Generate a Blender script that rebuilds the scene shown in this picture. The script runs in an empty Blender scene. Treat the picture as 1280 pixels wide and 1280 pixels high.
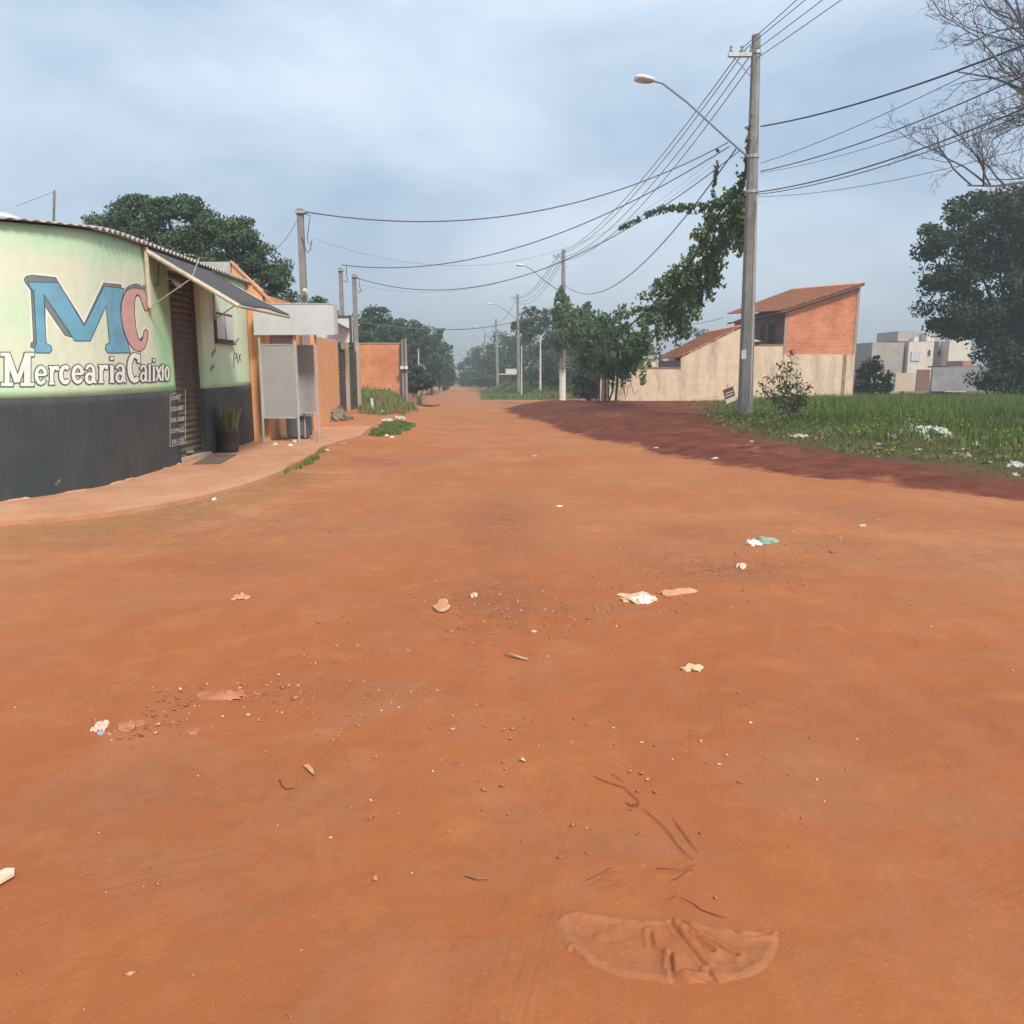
import bpy, bmesh, math, random
import numpy as np
from mathutils import Vector
from mathutils.geometry import tessellate_polygon

random.seed(7)
RNG = np.random.default_rng(11)
S = bpy.context.scene
COL = S.collection
PI = math.pi

# ------------------------------------------------------------------ camera maths
F = 1000.0
TP = 0.178
PITCH = math.atan(TP)
CP, SP = math.cos(PITCH), math.sin(PITCH)
CAMZ = 1.6

def ray(px, py):
    a = (px - 640) / F
    b = (640 - py) / F
    return (a, CP + b * SP, -SP + b * CP)

def P(px, py, Y):
    d = ray(px, py)
    t = Y / d[1]
    return Vector((d[0] * t, Y, CAMZ + d[2] * t))

# ------------------------------------------------------------------ noise
def _h(ix, iy, seed):
    n = (ix.astype(np.int64) * 374761393 + iy.astype(np.int64) * 668265263 + seed * 974634777) & 0x7fffffff
    n = ((n ^ (n >> 13)) * 1274126177) & 0x7fffffff
    return ((n ^ (n >> 16)) & 0xffff) / 65535.0

def vnoise(x, y, seed=0):
    ix = np.floor(x); iy = np.floor(y)
    fx = x - ix; fy = y - iy
    fx = fx * fx * (3 - 2 * fx); fy = fy * fy * (3 - 2 * fy)
    a = _h(ix, iy, seed); b = _h(ix + 1, iy, seed)
    c = _h(ix, iy + 1, seed); d = _h(ix + 1, iy + 1, seed)
    return (a * (1 - fx) + b * fx) * (1 - fy) + (c * (1 - fx) + d * fx) * fy - 0.5

def fbm(x, y, seed=0, oct=4):
    s = 0; a = 1.0
    for k in range(oct):
        s = s + a * vnoise(x, y, seed + k)
        x = x * 2.03 + 11.3; y = y * 2.03 + 5.7; a *= 0.5
    return s

def sstep(e0, e1, v):
    t = np.clip((v - e0) / (e1 - e0), 0, 1)
    return t * t * (3 - 2 * t)

# ------------------------------------------------------------------ ground profile
RY = [-400, 10, 25, 45, 60, 90, 130, 200, 240, 400, 2500]
RZ = [0, 0, -.2, -.6, -.92, -1.5, -2.05, -2.25, -3.2, -10, -12]
GY = [-400, 8, 14, 24, 34, 45, 60, 79, 92, 112, 150, 200, 240, 400, 2500]
GZ = [0, 0, .08, .2, .1, -.1, -.75, -1.15, -.55, -.3, -1.3, -2.2, -3.2, -10, -12]
LY = [-400, 18, 26, 31, 45, 60, 90, 130, 200, 240, 400, 2500]
LZ = [0, 0.01, .1, .2, .55, .2, -1.2, -2.0, -2.2, -3.2, -10, -12]
XEY = [-400, 3, 9.6, 11.7, 13.2, 15.3, 19, 25, 33, 38, 46, 52, 56, 130, 200, 2500]
XEX = [30, 10, 6.6, 5.0, 3.95, 3.3, 2.3, 1.4, .3, 0, -.5, 1.0, 6, -4.5, -8, -100]
XGY = [-400, 3, 8, 11.5, 13.5, 15.5, 18, 22, 28, 33, 43, 60]
XGX = [40, 14, 9.5, 7.3, 6.6, 5.6, 5.3, 5.6, 6.6, 8.5, 12.5, 16]
XLY = [-400, 10, 18, 24, 31, 45, 60, 100, 130, 200, 2500]
XLX = [-4.2, -3.2, -1.9, -1.9, -2.8, -5.0, -6.5, -10, -13, -19, -150]

def smooth_interp(y, X, Y):
    return (np.interp(y - 1.2, X, Y) + np.interp(y, X, Y) + np.interp(y + 1.2, X, Y)) / 3

def zg(x, y, detail=True):
    x = np.asarray(x, float); y = np.asarray(y, float)
    r = smooth_interp(y, RY, RZ); g = smooth_interp(y, GY, GZ); l = smooth_interp(y, LY, LZ)
    xe = np.interp(y, XEY, XEX); xl = np.interp(y, XLY, XLX)
    wr = sstep(-.3, 2.6, x - xe); wl = sstep(0, 2.2, xl - x)
    z = r + (g - r) * wr + (l - r) * wl
    fade = 1 / (1 + (np.abs(y) / 60) ** 2)
    z = z + .05 * fbm(x * .35, y * .35, 3, 3) * fade
    z = z + .06 * wr * fbm(x * .9, y * .7, 9, 4) * fade * (1 - sstep(45, 60, y))
    z = z + .07 * sstep(.1, .9, x - xe) * (1 - sstep(50, 60, y)) * (y > 4) * np.abs(fbm(x * 2.6, y * 2.6, 19, 3)) * (1 / (1 + (y / 40) ** 2))
    # low lip of spilled soil along the berm
    z = z + .035 * np.exp(-((x - xe - .8) / .6) ** 2) * (y < 54) * (y > 6) * (1 + 1.2 * fbm(x * 1.5, y * 1.5, 21, 2))
    if detail:
        near = 1 / (1 + (np.abs(y) / 14) ** 2)
        side = sstep(-4.6, -3.6, x)
        z = z + near * side * (.016 * fbm(x * 2.2, y * 2.2, 31, 4) + .008 * np.maximum(0, fbm(x * 9, y * 9, 41, 3)))
    return z

def gz(x, y):
    return float(zg(np.array([x]), np.array([y]))[0])

def gp(px, py):
    d = ray(px, py)
    t = CAMZ / max(1e-4, -d[2])
    t = min(t, 260)
    for k in range(30):
        z = float(zg(np.array([d[0] * t]), np.array([d[1] * t]), False)[0])
        if d[2] > -1e-3: break
        tn = (CAMZ - z) / -d[2]
        t = .5 * t + .5 * min(tn, 260)
    x, y = d[0] * t, d[1] * t
    return Vector((x, y, gz(x, y)))

# ------------------------------------------------------------------ materials
MATS = {}
def mat(name, col, rough=.85, var=.12, scale=3.0, bump=.0, bscale=20.0, col2=None, metal=0.0, dirt=None, dirt_scale=1.2, dirt_amt=.5, spec=.3, chips=None):
    if name in MATS: return MATS[name]
    m = bpy.data.materials.new(name); m.use_nodes = True
    nt = m.node_tree; N = nt.nodes; L = nt.links
    b = N['Principled BSDF']
    b.inputs['Roughness'].default_value = rough
    b.inputs['Metallic'].default_value = metal
    b.inputs['Specular IOR Level'].default_value = spec
    tc = N.new('ShaderNodeTexCoord')
    n1 = N.new('ShaderNodeTexNoise'); n1.inputs['Scale'].default_value = scale; n1.inputs['Detail'].default_value = 6
    n1.inputs['Roughness'].default_value = .65
    L.new(tc.outputs['Object'], n1.inputs['Vector'])
    cr = N.new('ShaderNodeValToRGB')
    c2 = col2 or tuple(c * (1 - var * 2) for c in col)
    c1 = tuple(min(1, c * (1 + var)) for c in col)
    cr.color_ramp.elements[0].position = .3; cr.color_ramp.elements[0].color = (*c2, 1)
    cr.color_ramp.elements[1].position = .68; cr.color_ramp.elements[1].color = (*c1, 1)
    L.new(n1.outputs['Fac'], cr.inputs['Fac'])
    out = cr.outputs['Color']
    if dirt:
        n2 = N.new('ShaderNodeTexNoise'); n2.inputs['Scale'].default_value = dirt_scale; n2.inputs['Detail'].default_value = 8
        n2.inputs['Roughness'].default_value = .7
        mp = N.new('ShaderNodeMapping'); mp.inputs['Scale'].default_value = (1.6, 1.6, .35); mp.inputs['Location'].default_value = (3.1, 7.7, 1.3)
        L.new(tc.outputs['Object'], mp.inputs['Vector']); L.new(mp.outputs['Vector'], n2.inputs['Vector'])
        r2 = N.new('ShaderNodeValToRGB'); r2.color_ramp.elements[0].position = .48; r2.color_ramp.elements[1].position = .72
        r2.color_ramp.elements[1].color = (dirt_amt,) * 3 + (1,)
        L.new(n2.outputs['Fac'], r2.inputs['Fac'])
        mx = N.new('ShaderNodeMix'); mx.data_type = 'RGBA'
        L.new(r2.outputs['Color'], mx.inputs[0]); L.new(out, mx.inputs[6]); mx.inputs[7].default_value = (*dirt, 1)
        out = mx.outputs[2]
    if chips:
        n4 = N.new('ShaderNodeTexNoise'); n4.inputs['Scale'].default_value = chips[1]; n4.inputs['Detail'].default_value = 7; n4.inputs['Roughness'].default_value = .75
        L.new(tc.outputs['Object'], n4.inputs['Vector'])
        r4 = N.new('ShaderNodeValToRGB'); r4.color_ramp.elements[0].position = chips[2]; r4.color_ramp.elements[1].position = chips[2] + .03; r4.color_ramp.elements[1].color = (chips[3],) * 3 + (1,)
        L.new(n4.outputs['Fac'], r4.inputs['Fac'])
        m4 = N.new('ShaderNodeMix'); m4.data_type = 'RGBA'; L.new(r4.outputs['Color'], m4.inputs[0]); L.new(out, m4.inputs[6]); m4.inputs[7].default_value = (*chips[0], 1)
        out = m4.outputs[2]
    L.new(out, b.inputs['Base Color'])
    if bump > 0:
        n3 = N.new('ShaderNodeTexNoise'); n3.inputs['Scale'].default_value = bscale; n3.inputs['Detail'].default_value = 5
        L.new(tc.outputs['Object'], n3.inputs['Vector'])
        bp = N.new('ShaderNodeBump'); bp.inputs['Strength'].default_value = bump; bp.inputs['Distance'].default_value = .02
        L.new(n3.outputs['Fac'], bp.inputs['Height']); L.new(bp.outputs['Normal'], b.inputs['Normal'])
    MATS[name] = m
    return m

def leaf_mat(name, dark, light, trans=.25, dry=None):
    if name in MATS: return MATS[name]
    m = bpy.data.materials.new(name); m.use_nodes = True
    nt = m.node_tree; N = nt.nodes; L = nt.links
    b = N['Principled BSDF']; b.inputs['Roughness'].default_value = .65; b.inputs['Specular IOR Level'].default_value = .25
    at = N.new('ShaderNodeAttribute'); at.attribute_name = 'var'
    cr = N.new('ShaderNodeValToRGB')
    cr.color_ramp.elements[0].color = (*dark, 1); cr.color_ramp.elements[1].color = (*light, 1)
    if dry:
        cr.color_ramp.elements[1].position = .8
        e = cr.color_ramp.elements.new(.94); e.color = (*dry, 1)
    L.new(at.outputs['Fac'], cr.inputs['Fac'])
    L.new(cr.outputs['Color'], b.inputs['Base Color'])
    tr = N.new('ShaderNodeBsdfTranslucent'); L.new(cr.outputs['Color'], tr.inputs['Color'])
    ms = N.new('ShaderNodeMixShader'); ms.inputs[0].default_value = trans
    L.new(b.outputs[0], ms.inputs[1]); L.new(tr.outputs[0], ms.inputs[2])
    L.new(ms.outputs[0], N['Material Output'].inputs['Surface'])
    MATS[name] = m
    return m

# ------------------------------------------------------------------ object helpers
def tag(o, label=None, cat=None, group=None, kind=None):
    if label: o['label'] = label
    if cat and not kind: kind = 'thing'
    if cat: o['category'] = cat
    if group: o['group'] = group
    if kind: o['kind'] = kind
    return o

def root(name, loc, label, cat, group=None):
    o = bpy.data.objects.new(name, None); COL.objects.link(o)
    o.location = loc; o.empty_display_size = .2
    return tag(o, label, cat, group)

def world_loc(o):
    v = Vector((0, 0, 0))
    while o is not None:
        v += o.location; o = o.parent
    return v

def mk(name, V, Fc, m, parent=None, smooth=False, loc=None):
    if parent is not None:
        off = world_loc(parent)
    elif loc is not None:
        off = Vector(loc)
    else:
        zs = min(v[2] for v in V)
        off = Vector((sum(v[0] for v in V) / len(V), sum(v[1] for v in V) / len(V), zs))
    me = bpy.data.meshes.new(name)
    me.from_pydata([(v[0] - off.x, v[1] - off.y, v[2] - off.z) for v in V], [], [tuple(f) for f in Fc])
    if isinstance(m, (list, tuple)):
        for q in m: me.materials.append(q)
    elif m: me.materials.append(m)
    if smooth: me.shade_smooth()
    me.update()
    o = bpy.data.objects.new(name, me); COL.objects.link(o)
    if parent is not None: o.parent = parent
    else: o.location = off
    return o

def fast(name, V, Fc, m, parent=None, smooth=False, var=None, loc=None, varname='var'):
    V = np.asarray(V, np.float32); Fc = np.asarray(Fc, np.int32)
    off = world_loc(parent) if parent is not None else Vector(loc or (0, 0, 0))
    V = V - np.array(off, np.float32)
    me = bpy.data.meshes.new(name)
    n, k = Fc.shape
    me.vertices.add(len(V)); me.vertices.foreach_set('co', V.ravel())
    me.loops.add(n * k); me.loops.foreach_set('vertex_index', Fc.ravel())
    me.polygons.add(n); me.polygons.foreach_set('loop_start', np.arange(0, n * k, k, dtype=np.int32))
    me.materials.append(m)
    me.update(calc_edges=True)
    if smooth: me.shade_smooth()
    if var is not None:
        vs = var if isinstance(var, dict) else {varname: var}
        for nm, arr in vs.items():
            a = me.attributes.new(nm, 'FLOAT', 'POINT'); a.data.foreach_set('value', np.asarray(arr, np.float32))
    o = bpy.data.objects.new(name, me); COL.objects.link(o)
    if parent is not None: o.parent = parent
    else: o.location = off
    return o

class MB:
    def __init__(s): s.V = []; s.F = []
    def add(s, V, Fc):
        n = len(s.V); s.V += [tuple(v) for v in V]; s.F += [tuple(i + n for i in f) for f in Fc]; return s
    def box(s, x0, x1, y0, y1, z0, z1):
        V = [(x0,y0,z0),(x1,y0,z0),(x1,y1,z0),(x0,y1,z0),(x0,y0,z1),(x1,y0,z1),(x1,y1,z1),(x0,y1,z1)]
        return s.add(V, [(0,3,2,1),(4,5,6,7),(0,1,5,4),(1,2,6,5),(2,3,7,6),(3,0,4,7)])
    def prism(s, pts, d):      # closed polygon (any plane) pushed along vector d
        n = len(pts); d = Vector(d)
        A = [Vector(p) for p in pts]; B = [p + d for p in A]
        tri = tessellate_polygon([A])
        Fc = [tuple(reversed(t)) for t in tri] + [tuple(i + n for i in t) for t in tri]
        Fc += [(i, (i + 1) % n, (i + 1) % n + n, i + n) for i in range(n)]
        return s.add(A + B, Fc)
    def tube(s, pts, r, seg=6, cap=True):
        pts = [Vector(p) for p in pts]; n = len(pts)
        if not hasattr(r, '__len__'): r = [r] * n
        V = []; Fc = []
        prev = None
        for i, p in enumerate(pts):
            t = (pts[min(i + 1, n - 1)] - pts[max(i - 1, 0)])
            if t.length < 1e-9: t = Vector((0, 0, 1))
            t.normalize()
            u = prev - t * prev.dot(t) if prev is not None else t.orthogonal()
            if u.length < 1e-6: u = t.orthogonal()
            u.normalize(); prev = u; w = t.cross(u)
            for k in range(seg):
                a = 2 * PI * k / seg
                V.append(p + (u * math.cos(a) + w * math.sin(a)) * r[i])
        for i in range(n - 1):
            for k in range(seg):
                k2 = (k + 1) % seg
                Fc.append((i * seg + k, i * seg + k2, (i + 1) * seg + k2, (i + 1) * seg + k))
        if cap:
            Fc.append(tuple(reversed(range(seg)))); Fc.append(tuple((n - 1) * seg + k for k in range(seg)))
        return s.add(V, Fc)
    def build(s, name, m, parent=None, smooth=False, loc=None):
        return mk(name, s.V, s.F, m, parent, smooth, loc)

def bevel(o, w=.01, seg=2):
    md = o.modifiers.new('bev', 'BEVEL'); md.width = w; md.segments = seg; md.limit_method = 'ANGLE'
    return o

# leaves: n leaf-sized rhombi
def leaves(C, size, rng=RNG, droop=.0, aspect=.5, flat=.0):
    n = len(C)
    C = np.asarray(C)
    size = np.broadcast_to(np.asarray(size, float), (n,)) * rng.uniform(.6, 1.35, n)
    d = rng.normal(size=(n, 3)); d[:, 2] = d[:, 2] * (1 - flat) - droop
    d /= np.linalg.norm(d, axis=1)[:, None]
    e = rng.normal(size=(n, 3)); e -= d * (e * d).sum(1)[:, None]; e /= np.linalg.norm(e, axis=1)[:, None]
    nn = np.cross(d, e)
    L = size[:, None]; W = L * aspect
    v0 = C - d * L * .5; v1 = C + e * W * .5 + nn * L * .05; v2 = C + d * L * .5; v3 = C - e * W * .5 + nn * L * .05
    V = np.stack([v0, v1, v2, v3], 1).reshape(-1, 3)
    Fc = np.arange(n * 4).reshape(n, 4)
    return V, Fc, np.repeat(rng.random(n), 4)

def blades(X, Y, Z, H, rng=RNG, width=.012, lean=.35, name=''):
    n = len(X)
    a = rng.uniform(0, 2 * PI, n); H = H * rng.uniform(.5, 1.25, n)
    w = width * rng.uniform(.6, 1.5, n)
    lx = np.cos(a) * H * lean * rng.uniform(.2, 1.6, n); ly = np.sin(a) * H * lean * rng.uniform(.2, 1.6, n)
    b = rng.uniform(0, PI, n); wx = np.cos(b) * w; wy = np.sin(b) * w
    base = np.stack([X, Y, Z - .02], 1)
    mid = np.stack([X + lx * .35, Y + ly * .35, Z + H * .6], 1)
    tip = np.stack([X + lx, Y + ly, Z + H], 1)
    wv = np.stack([wx, wy, np.zeros(n)], 1)
    V = np.stack([base - wv, base + wv, mid + wv * .75, mid - wv * .75, tip], 1).reshape(-1, 3)
    i = np.arange(n) * 5
    F1 = np.stack([i, i + 1, i + 2, i + 3], 1); F2 = np.stack([i + 3, i + 2, i + 4, i + 4], 1)
    T = np.concatenate([np.stack([i, i + 1, i + 2], 1), np.stack([i, i + 2, i + 3], 1), np.stack([i + 3, i + 2, i + 4], 1)])
    return V, T, np.repeat(rng.random(n), 5)

def in_poly(px, py, poly):
    inside = np.zeros(len(px), bool)
    n = len(poly)
    for i in range(n):
        x0, y0 = poly[i]; x1, y1 = poly[(i + 1) % n]
        c = ((y0 > py) != (y1 > py)) & (px < (x1 - x0) * (py - y0) / (y1 - y0 + 1e-12) + x0)
        inside ^= c
    return inside

# ================================================================== palette
M_conc = mat('concrete_pole', (.25, .235, .22), .9, .12, 4, .3, 60, dirt=(.15, .13, .11), dirt_amt=.6)
M_white_conc = mat('limewash', (.62, .59, .53), .9, .12, 5, .3, 40, dirt=(.3, .2, .14), dirt_amt=.7)
M_steel = mat('galvanised_steel', (.42, .43, .44), .45, .08, 6, metal=.6)
M_wire = mat('cable_sheath', (.10, .11, .13), .6, .05)
M_bark = mat('bark', (.10, .08, .062), .95, .2, 8, .5, 30)
M_bark_pale = mat('pale_bark', (.20, .18, .16), .95, .2, 8, .5, 30)
M_leaf_big = leaf_mat('leaf_dark_green', (.038, .068, .036), (.115, .175, .078))
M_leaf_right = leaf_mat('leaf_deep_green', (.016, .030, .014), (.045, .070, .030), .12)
M_leaf_far = leaf_mat('leaf_far', (.036, .060, .024), (.10, .14, .052))
M_leaf_far2 = leaf_mat('leaf_far_dull', (.040, .050, .024), (.095, .105, .05))
M_vine = leaf_mat('vine_leaf', (.045, .075, .030), (.13, .19, .075), .3, dry=(.2, .17, .07))
M_vine_brown = leaf_mat('vine_dry', (.045, .038, .024), (.11, .095, .05))
M_grass = leaf_mat('grass_blade', (.050, .085, .018), (.150, .210, .050), .25, dry=(.20, .15, .075))
M_grass2 = leaf_mat('verge_grass', (.08, .125, .032), (.19, .26, .075), .25, dry=(.22, .18, .09))
M_weed = leaf_mat('weed_leaf', (.07, .11, .025), (.22, .27, .08), .3, dry=(.3, .2, .09))
M_bushleaf = leaf_mat('bush_leaf', (.07, .09, .03), (.2, .22, .09), .25)
M_cream = mat('cream_plaster', (.66, .50, .36), .9, .08, 2.5, .25, 40, dirt=(.27, .19, .13), dirt_amt=.8, dirt_scale=.75)
M_orange = mat('orange_plaster', (.70, .34, .16), .9, .06, 3, .2, 40, dirt=(.45, .22, .12), dirt_amt=.5, dirt_scale=.8)
M_grey_panel = mat('grey_sheet_metal', (.36, .36, .36), .5, .05, 2, metal=.2, dirt=(.28, .26, .24), dirt_amt=.5)
M_white_panel = mat('white_sheet_metal', (.55, .57, .58), .45, .05, 2, metal=.15, dirt=(.42, .42, .42), dirt_amt=.6)
M_dark_grey = mat('charcoal_cloth', (.075, .07, .07), .85, .08, 3)
M_white_plastic = mat('white_plastic', (.66, .65, .61), .4, .06, 12)
M_dusty_plastic = mat('dusty_plastic', (.58, .38, .23), .6, .12, 12)
M_dark = mat('dark_recess', (.03, .027, .025), .9)
M_terracotta = mat('terracotta_tile', (.62, .225, .11), .85, .15, 3, .3, 30, dirt=(.30, .13, .08), dirt_amt=.5)
M_wood = mat('weathered_wood', (.42, .32, .2), .85, .15, 9)
M_brown = mat('brown_board', (.16, .095, .07), .85, .15, 5)
M_gate = mat('gate_slats', (.12, .085, .072), .7, .15, 9)

# brick material: rows run along z, lengths along horizontal (x+y)
def brick_mat(name, c1, c2, mortar, sc=1.0):
    m = bpy.data.materials.new(name); m.use_nodes = True
    N = m.node_tree.nodes; L = m.node_tree.links; b = N['Principled BSDF']; b.inputs['Roughness'].default_value = .9
    tc = N.new('ShaderNodeTexCoord'); sx = N.new('ShaderNodeSeparateXYZ'); cx = N.new('ShaderNodeCombineXYZ'); ad = N.new('ShaderNodeMath')
    L.new(tc.outputs['Object'], sx.inputs[0]); L.new(sx.outputs[0], ad.inputs[0]); L.new(sx.outputs[1], ad.inputs[1])
    L.new(ad.outputs[0], cx.inputs[0]); L.new(sx.outputs[2], cx.inputs[1])
    br = N.new('ShaderNodeTexBrick'); br.inputs['Scale'].default_value = sc
    br.inputs['Brick Width'].default_value = .30; br.inputs['Row Height'].default_value = .205; br.inputs['Mortar Size'].default_value = .014
    br.inputs['Color1'].default_value = (*c1, 1); br.inputs['Color2'].default_value = (*c2, 1); br.inputs['Mortar'].default_value = (*mortar, 1)
    L.new(cx.outputs[0], br.inputs['Vector'])
    n2 = N.new('ShaderNodeTexNoise'); n2.inputs['Scale'].default_value = .9; n2.inputs['Detail'].default_value = 8
    L.new(tc.outputs['Object'], n2.inputs['Vector'])
    rr = N.new('ShaderNodeValToRGB'); rr.color_ramp.elements[0].position = .35; rr.color_ramp.elements[0].color = (.62, .58, .55, 1)
    rr.color_ramp.elements[1].position = .6; rr.color_ramp.elements[1].color = (1, 1, 1, 1)
    L.new(n2.outputs['Fac'], rr.inputs['Fac'])
    mx = N.new('ShaderNodeMix'); mx.data_type = 'RGBA'; mx.blend_type = 'MULTIPLY'; mx.inputs[0].default_value = .7
    L.new(br.outputs['Color'], mx.inputs[6]); L.new(rr.outputs['Color'], mx.inputs[7]); L.new(mx.outputs[2], b.inputs['Base Color'])
    bp = N.new('ShaderNodeBump'); bp.inputs['Strength'].default_value = .6; bp.inputs['Distance'].default_value = .01
    L.new(br.outputs['Fac'], bp.inputs['Height']); bp.invert = True; L.new(bp.outputs['Normal'], b.inputs['Normal'])
    return m
M_brick = brick_mat('hollow_brick', (.68, .235, .115), (.56, .18, .09), (.58, .31, .20))
M_brick_o = brick_mat('orange_brick', (.68, .27, .12), (.58, .21, .095), (.52, .24, .13))

# ================================================================== GROUND
PATCHES = [[(450,518),(450,486),(500,486),(507,496),(516,506),(524,514),(505,518),(480,519)], [(462,544),(474,530),(500,527),(520,530),(512,538),(490,545)]]
def in_poly(px, py, poly):
    inside = np.zeros(len(px), bool); n = len(poly)
    for i in range(n):
        x0, y0 = poly[i]; x1, y1 = poly[(i + 1) % n]
        inside ^= ((y0 > py) != (y1 > py)) & (px < (x1 - x0) * (py - y0) / (y1 - y0 + 1e-12) + x0)
    return inside

def build_ground():
    ys = [-300, -150, -70, -30, -12, -5, -2, -.5, .4, 1.0]
    y = 1.2
    while y < 260:
        ys.append(y); y += max(.022, .0065 * y)
    while y < 2600:
        ys.append(y); y *= 1.12
    xs = [0.0]; x = 0; st = .032
    while x < 2200:
        x += st; xs.append(x)
        if x > 3: st *= 1.028
    xs = np.array([-v for v in xs[:0:-1]] + xs); ys = np.array(ys)
    X, Y = np.meshgrid(xs, ys)
    Z = zg(X, Y)
    # tyre ruts: polylines in plan
    def segdist(poly):
        D = np.full(X.shape, 9.0); 
        for (a, b) in zip(poly[:-1], poly[1:]):
            ax, ay = a; bx, by = b; dx, dy = bx - ax, by - ay
            t = np.clip(((X - ax) * dx + (Y - ay) * dy) / (dx * dx + dy * dy), 0, 1)
            D = np.minimum(D, np.hypot(X - ax - t * dx, Y - ay - t * dy))
        return D
    tracks = [[(520,1279),(470,1100),(430,900),(420,780),(450,640),(500,560)], [(700,1279),(560,1050),(560,850),(590,700),(600,580)],
              [(1000,1270),(870,1080),(780,960),(740,880)], [(1279,960),(1150,880),(1050,810),(930,740)],
              [(60,1180),(150,960),(250,830),(420,700)], [(640,1000),(625,800),(625,640),(600,540)]]
    stain = np.zeros(X.shape); rut = np.zeros(X.shape)
    for k, tr in enumerate(tracks):
        pl = [tuple(gp(*q)[:2]) for q in tr]
        D = segdist(pl)
        brk = sstep(-.15, .25, fbm(X * .8 + k * 9, Y * .8, 50 + k, 3))
        g = np.exp(-(D / .10) ** 2) * brk
        rut = np.maximum(rut, g)
        Z = Z - .010 * g + .006 * np.exp(-((D - .2) / .06) ** 2) * brk
    blobs = [(620,650,.5,1.8,.7),(625,745,.35,.7,.8),(640,760,.5,.3,.6),(870,665,.5,.5,.6),(900,712,.6,.35,.8),(830,690,.6,.5,.45),(1080,640,1.2,.8,.4),
             (280,705,.8,.5,.45),(450,870,.4,.15,.4),(1230,700,1.2,1,.35),(480,575,2,1.2,.35),(300,660,2.5,1.2,.35),(200,1000,.5,.25,.35),(240,1090,.35,.2,.3),(760,1060,.3,.12,.3),(1200,900,.7,.4,.35),(1150,650,1.2,.7,.35)]
    for (px, py, rx, ry, s) in blobs:
        c = gp(px, py)
        stain = np.maximum(stain, s * np.exp(-((X - c.x) / rx) ** 2 - ((Y - c.y) / ry) ** 2))
    xe = np.interp(Y, XEY, XEX) + .35 * fbm(X * .5, Y * .5, 61, 3) + .12 * fbm(X * 3, Y * 3, 63, 3)
    damp = sstep(-.55, .65, X - xe) * (1 - sstep(50, 56, Y))
    damp = np.clip(damp * (.92 + .55 * fbm(X * .6, Y * .6, 66, 4)), 0, 1)
    xg = np.interp(Y, XGY, XGX) + .9 * fbm(X * .45, Y * .45, 71, 3)
    green = sstep(-.6, .8, X - xg) * (1 - sstep(58, 62, Y))
    far = (Y > 78) & (Y < 135) & (X > np.interp(Y, [78, 135], [-3.0, -5.5]))
    green = np.maximum(green, far * 1.0)
    for poly in PATCHES:
        pl = [tuple(gp(*q)[:2]) for q in poly]
        jx = .25 * fbm(X * 2, Y * 2, 150, 2); jy = .8 * fbm(X * 2 + 9, Y * 2, 152, 2)
        near_ = (Y < 70) & (np.abs(X) < 20)
        m_ = np.zeros(X.shape, bool); m_[near_] = in_poly((X + jx)[near_], (Y + jy)[near_], pl); green = np.maximum(green, m_ * .85)
    off_road = sstep(0, 3, np.interp(Y, XLY, XLX) - X) * sstep(28, 32, Y)
    green = np.maximum(green, off_road)
    wide = sstep(8, 25, X - np.interp(Y, XEY, XEX)) * (Y > 60); green = np.maximum(green, wide)
    tan = sstep(2.6, 9, Y) * .85 + sstep(-.5, -5, X) * .25 - .1 + .7 * fbm(X * .25, Y * .16, 81, 4)
    tan = np.clip(tan, 0, 1) * (1 - .0 * damp)
    verge = np.exp(-((np.hypot(X + 8.5, Y - 11.2) - 5.15) / .5) ** 2) * (Y < 14) * (X < -3)
    n1, n0 = X.shape
    idx = np.arange(n1 * n0).reshape(n1, n0)
    Fc = np.stack([idx[:-1, :-1], idx[:-1, 1:], idx[1:, 1:], idx[1:, :-1]], -1).reshape(-1, 4)
    V = np.stack([X, Y, Z], -1).reshape(-1, 3)
    m = bpy.data.materials.new('red_earth'); m.use_nodes = True
    nt = m.node_tree; N = nt.nodes; L = nt.links; b = N['Principled BSDF']
    b.inputs['Roughness'].default_value = .95; b.inputs['Specular IOR Level'].default_value = .12
    tc = N.new('ShaderNodeTexCoord')
    def noise(scale, detail=8, rough=.6, vec=None, dist=0):
        n = N.new('ShaderNodeTexNoise'); n.inputs['Scale'].default_value = scale; n.inputs['Detail'].default_value = detail
        n.inputs['Roughness'].default_value = rough; n.inputs['Distortion'].default_value = dist
        L.new(vec or tc.outputs['Object'], n.inputs['Vector']); return n.outputs['Fac']
    def ramp(f, p0, p1, c0=(0, 0, 0), c1=(1, 1, 1)):
        r = N.new('ShaderNodeValToRGB'); r.color_ramp.elements[0].position = p0; r.color_ramp.elements[1].position = p1
        r.color_ramp.elements[0].color = (*c0, 1); r.color_ramp.elements[1].color = (*c1, 1); L.new(f, r.inputs['Fac']); return r.outputs['Color']
    def mix(f, a, bb, mode='MIX'):
        x = N.new('ShaderNodeMix'); x.data_type = 'RGBA'; x.blend_type = mode
        for s_, i in ((f, 0), (a, 6), (bb, 7)):
            if isinstance(s_, (int, float)): x.inputs[i].default_value = s_
            elif isinstance(s_, tuple): x.inputs[i].default_value = (*s_, 1)
            else: L.new(s_, x.inputs[i])
        return x.outputs[2]
    def attr(nm):
        a = N.new('ShaderNodeAttribute'); a.attribute_name = nm; return a.outputs['Fac']
    def mul(a, bb, op='MULTIPLY'):
        q = N.new('ShaderNodeMath'); q.operation = op
        for i, s_ in enumerate((a, bb)):
            if isinstance(s_, (int, float)): q.inputs[i].default_value = s_
            else: L.new(s_, q.inputs[i])
        return q.outputs[0]
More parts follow.
